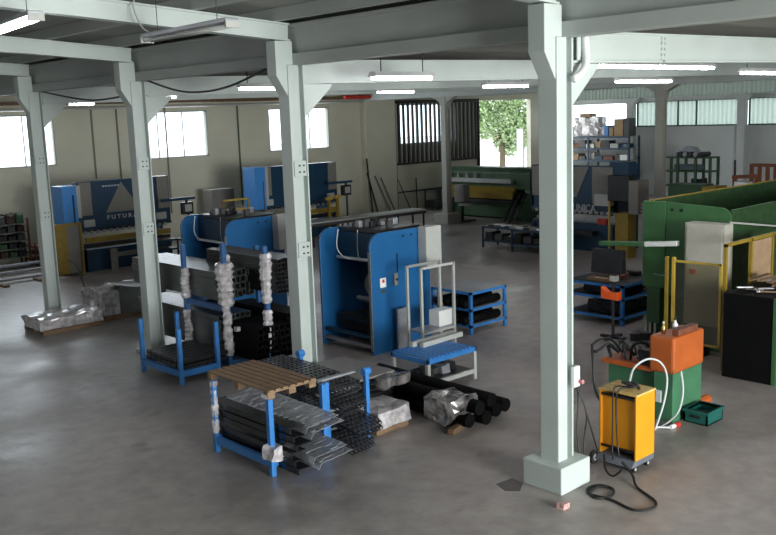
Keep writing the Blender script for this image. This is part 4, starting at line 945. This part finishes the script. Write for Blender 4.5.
# crate
def crate(x0,x1,y0,y1,h,label):
    t=T('plastic_crate',label,'crate',((x0+x1)/2,(y0+y1)/2,0)); w_=.025
    m=mb().box(x0,x1,y0,y1,.0,.02); m.box(x0,x0+w_,y0,y1,0,h).box(x1-w_,x1,y0,y1,0,h).box(x0,x1,y0,y0+w_,0,h).box(x0,x1,y1-w_,y1,0,h); m.build('shell',teal,t)
    r=mb().box(x0-.02,x0+w_,y0-.02,y1+.02,h-.05,h).box(x1-w_,x1+.02,y0-.02,y1+.02,h-.05,h).box(x0,x1,y0-.02,y0+w_,h-.05,h).box(x0,x1,y1-w_,y1+.02,h-.05,h); r.build('rim',teal,t,bevel=.005)
    mb().box(x0-.022,x0-.015,(y0+y1)/2-.08,(y0+y1)/2+.08,h-.12,h-.08).build('handle_slot',dark,t); return t
crate(12.96,13.46,6.82,7.22,.22,'dark green plastic crate on the floor right of the green machine')
tag(mb().blob((13.21,7.02,.09),(.3,.24,.1),3,.04,71).build('crate_content',dark),'dark scraps lying inside the green plastic crate','scrap')
# ================================================================ YELLOW TROLLEY
x0,x1,y0,y1=10.58,11.05,6.6,7.2
t=T('yellow_power_trolley','tall amber-yellow equipment trolley on small wheels beside the column','trolley',((x0+x1)/2,(y0+y1)/2,0))
zb_=.17; zt=1.09
for y in (y0,y1-.03): mb().box(x0,x1,y,y+.03,zb_,zt).build('side_panel',yelb,t,bevel=.008)
mb().box(x0+.05,x0+.07,y0+.03,y1-.03,zb_+.12,zt-.07).build('front_panel',yelb,t); mb().box(x1-.03,x1,y0+.03,y1-.03,zb_,zt).build('back_panel',yelb,t)
mb().box(x0-.01,x1+.01,y0-.01,y1+.01,zt,zt+.03).build('top_plate',mat('worn_yellow_top',(.62,.42,.14),.6,var=.3,scale=8),t,bevel=.006)
mb().box(x0+.005,x0+.03,y0+.03,y1-.03,zt-.07,zt-.035).build('dark_slot',dark,t)
mb().box(x0+.0,x0+.03,y0+.03,y1-.03,zb_+.1,zb_+.13).build('dark_rail',dark,t)
mb().prism([(x0-.1,.09),(x1,.09),(x1,.17),(x0-.02,.17)],'y',y0+.0,y1).build('grey_base',mat('blue_grey_base',(.13,.14,.17),.5),t,bevel=.01)
for (wx,wy) in ((x0-.05,y1+.05),(x1-.1,y1+.05),(x1-.1,y0+.06),(x0+.03,y0+.05)):
    r_=.095 if wy>y1 else .045
    wl=mb().tube([(wx,wy-.025,r_),(wx,wy+.025,r_)],r_,18).build('wheel',rubber,t); mb().tube([(wx,wy-.03,r_),(wx,wy+.03,r_)],r_*.5,14).build('hub',greym,wl)
tag(mb().tube(catmull([(10.7,6.9,1.15),(10.75,6.75,1.18),(10.85,7.0,1.17),(10.95,6.85,1.15),(10.8,6.7,1.15)],8),.022,7).build('cable_bunch',dark,smooth=True),'dark cable bunch lying on top of the yellow trolley','cable')
tag(mb().tube(catmull([(10.75,6.95,1.15),(10.56,6.95,1.13),(10.54,6.95,.7),(10.55,6.96,.3),(10.48,6.9,.15)],8),.011,6).build('hanging_cable',dark,smooth=True),'black cable hanging down the front of the yellow trolley, left one','cable')
tag(mb().tube(catmull([(10.8,6.8,1.15),(10.565,6.88,1.13),(10.55,6.9,.8),(10.56,6.88,.35),(10.52,6.82,.18)],8),.011,6).build('hanging_cable',dark,smooth=True),'black cable hanging down the front of the yellow trolley, right one','cable')
F=[(622,462,.22),(632,474,.1),(637,487,.02),(655,501,.02),(652,508,.02),(634,510,.02),(612,500,.02),(590,494,.02),(588,488,.02),(600,485,.02),(613,489,.02),(611,496,.02),(597,498,.02),(590,493,.02),(597,487,.02),(608,487,.02)]
tag(mb().tube(catmull([G(*f) for f in F],8),.017,7).build('floor_cable',rubber,smooth=True),'black cable coiled on the floor beside the column base box','cable')
F=[(604,455,.2),(606,470,.1),(613,476,.05),(622,470,.2)]
tag(mb().tube(catmull([G(*f) for f in F],8),.014,7).build('short_cable',rubber,smooth=True),'short black cable loop hanging at the trolley foot','cable')
# tangled cables right of the column
for i,P in enumerate((
    [(575,375,10.4),(582,398,10.4),(590,425,10.4),(598,452,10.3)],
    [(576,370,10.5),(578,400,10.4),(577,430,10.3),(580,462,10.2)],
    [(574,382,10.2),(586,412,10.3),(584,440,10.3),(585,466,10.2)])):
    tag(mb().tube(catmull([PX(*p) for p in P],8),.012,6).build('hanging_cable',dark,smooth=True),'thin black cable hanging between the big column and yellow trolley, %s'%['nearest the trolley','nearest the column','middle one'][i],'cable')
t=T('cable_stand','thin dark wire stand tangled with cables left of the orange machine','stand',(12.4,8.6,0))
for P in ([(592,344,12.6),(593,362,12.5),(595,388,12.4),(601,402,12.3)],[(592,345,12.6),(600,339,12.9),(612,340,13.0),(622,352,12.9)],[(596,352,12.5),(608,344,12.8),(618,350,12.8)],[(591,352,12.5),(599,350,12.6),(604,346,12.7)]):
    mb().tube(catmull([PX(*p) for p in P],6),.022,6).build('stand_wire',dark,t,smooth=True)
for (px,py) in ((572,365),(573,382)): pass
t=T('pink_plug_box','small pale socket with a pink plug on the side of the big column','socket',(9.75,7.0,1.3))
q=PY(572,378,7.03); mb().box(q.x-.03,q.x+.1,6.97,7.03,q.z-.12,q.z+.16).build('socket_body',whitep,t,bevel=.01); mb().tube([(q.x+.08,6.97,q.z-.05),(q.x+.08,6.91,q.z-.05)],.03,8).build('plug',pinkg,t)
q=G(563,508,.0); tt=tag(mb().blob((q.x,q.y,.03),(.12,.1,.06),2,.03,80).build('crumpled_wrapper',mat('pink_white_paper',(.6,.35,.33),.6,var=.5,scale=30)),'small crumpled pink paper on the floor in front of the column','litter')
# loose pipe bundle under the green press and small parts on floor
for i,(px,py) in enumerate(((640,338),(648,352),(700,352),(712,350))):
    q=G(px,py,.05); tag(mb().blob((q.x,q.y,.09),(.35,.3,.18),2,.08,90+i).build('dark_floor_part',dark),['dark part on the floor left of the yellow guard','second dark part on the floor by the orange machine','dark part at the foot of the beige cabinet','dark part between the guard and black cabinet'][i],'part')
# ================================================================ FAR RIGHT BACKGROUND
t=T('metal_storage_rack','dark green steel rack with two shelves against the pale back wall','rack',(42,23.5,0))
x=42.0; ya_=PX(663,170,x).y; yb2=PX(710,170,x).y
for y in (ya_,ya_*.68+yb2*.32,yb2*.7+ya_*.3,yb2):
    for xx in (x,x+.8): mb().box(xx-.05,xx+.05,y-.06,y+.06,0,2.42).build('post',greend,t)
for z in (1.0,1.72,2.4): mb().box(x-.03,x+.83,yb2,ya_,z-.04,z+.03).build('shelf',greend,t)
random.seed(17)
for k in range(6):
    y=yb2+.5+k*.28; tag(mb().tube([(x-.05,y,2.56),(x+.8,y,2.56)],.12,10).build('steel_roll',[dark,steelp][k%2]),'steel roll on the top of the green storage rack, %s from the right'%['first','second','third','fourth','fifth','sixth'][k],'roll','rolls on the green storage rack')
tag(mb().prism([(yb2+.8,2.69),(yb2+1.7,2.69),(yb2+1.4,2.95),(yb2+1.0,2.9)],'x',x+.1,x+.6).build('pale_casting',steelp),'pale casting resting over the rolls on the green rack','casting')
tag(mb().blob((x+.3,(ya_+yb2)/2,1.92),(.5,1.4,.26),3,.04,99).build('cloth_bundle',mat('blue_grey_cloth',(.12,.16,.18),.8)),'blue-grey bundle on the middle shelf of the green rack','bundle')
tag(mb().blob((x+.3,yb2+.7,1.2),(.5,.6,.3),3,.08,98).build('dark_bundle',dark),'dark bundle on the low shelf of the green rack','bundle')
t=T('green_steel_bin','dark green machine body with a yellow end below the far storage rack','machine',(36,20.5,0))
x=36.0; a=PX(668,184,x); b=PX(702,184,x); c=PX(716,186,x)
mb().box(x,x+1,b.y,a.y,0,a.z).build('green_body',greend,t,bevel=.02); mb().box(x-.02,x+.98,c.y,b.y,0,b.z-.1).build('yellow_end',yellow,t,bevel=.02)
# orange rack / pallets at far right
t=T('orange_stacking_rack','rust-orange stacking rack with upright posts at the far right','rack',(34,14,0))
x=33.0
for px in (738,752,760,768,776,784):
    q=PX(px,160,x); mb().box(x-.05,x+.05,q.y-.06,q.y+.06,0,2.75 if px>750 else 2.0).build('post',rust,t)
q=PX(736,182,x); q2=PX(755,182,x); mb().box(x-.06,x+.06,q2.y,q.y,1.85,2.0).build('rail',orange,t)
q=PX(752,160,x); q2=PX(790,160,x)
for z in (2.65,1.7): mb().box(x-.06,x+.06,q2.y,q.y,z,z+.12).build('rail',rust,t)
t=T('orange_pallet_truck','rust-red lifting frame with a white tank left of the stacking rack','lifting frame',(30,14,0))
x=30.0
P=[PX(p,179,x) for p in (736,744,753)]
mb().bar(PX(733,177,x),PX(757,176,x),.15,.12).build('cross_bar',rust,t); mb().tube([(x,P[0].y,0),PX(735,160,x)],.04,6).build('mast',dark,t)
mb().bar(PX(757,178,x),(x,PX(757,178,x).y,0),.12,.12).build('leg',rust,t); mb().bar(PX(735,178,x),(x,PX(735,178,x).y,0),.12,.12).build('leg',rust,t)
mb().blob(tuple(PX(744,186,x)),(.4,.5,.3),3,.05,5,False).build('white_tank',whitep,t)
t=T('yellow_trolley_hoist','red rag hung on the base of the slim distant column','rag',(30.2,18.3,0))
bpy.data.objects.remove(t)
q=PX(650,196,30.0); t=tag(mb().blob((30.1,18.3,1.3),(.45,.6,.5),3,.12,12,False).build('red_rag',pinkg),'pinkish rag bundle tied on the slim distant column','rag')

P=[G(496,484,.003),G(512,478,.003),G(523,483,.003),G(520,491,.003),G(505,491,.003)]
m=mb(); m.v=[p for p in P]+[Vector((p.x,p.y,.001)) for p in P]; m.f=[(0,1,2,3,4)]+[(i,(i+1)%5,(i+1)%5+5,i+5) for i in range(5)]
tag(m.build('floor_oil_stain',mat('oily_dark_stain',(.07,.06,.055),.5)),'dark oily stain on the floor left of the big column base','floor stain')  # thin flat mesh standing in for an oil stain on the floor
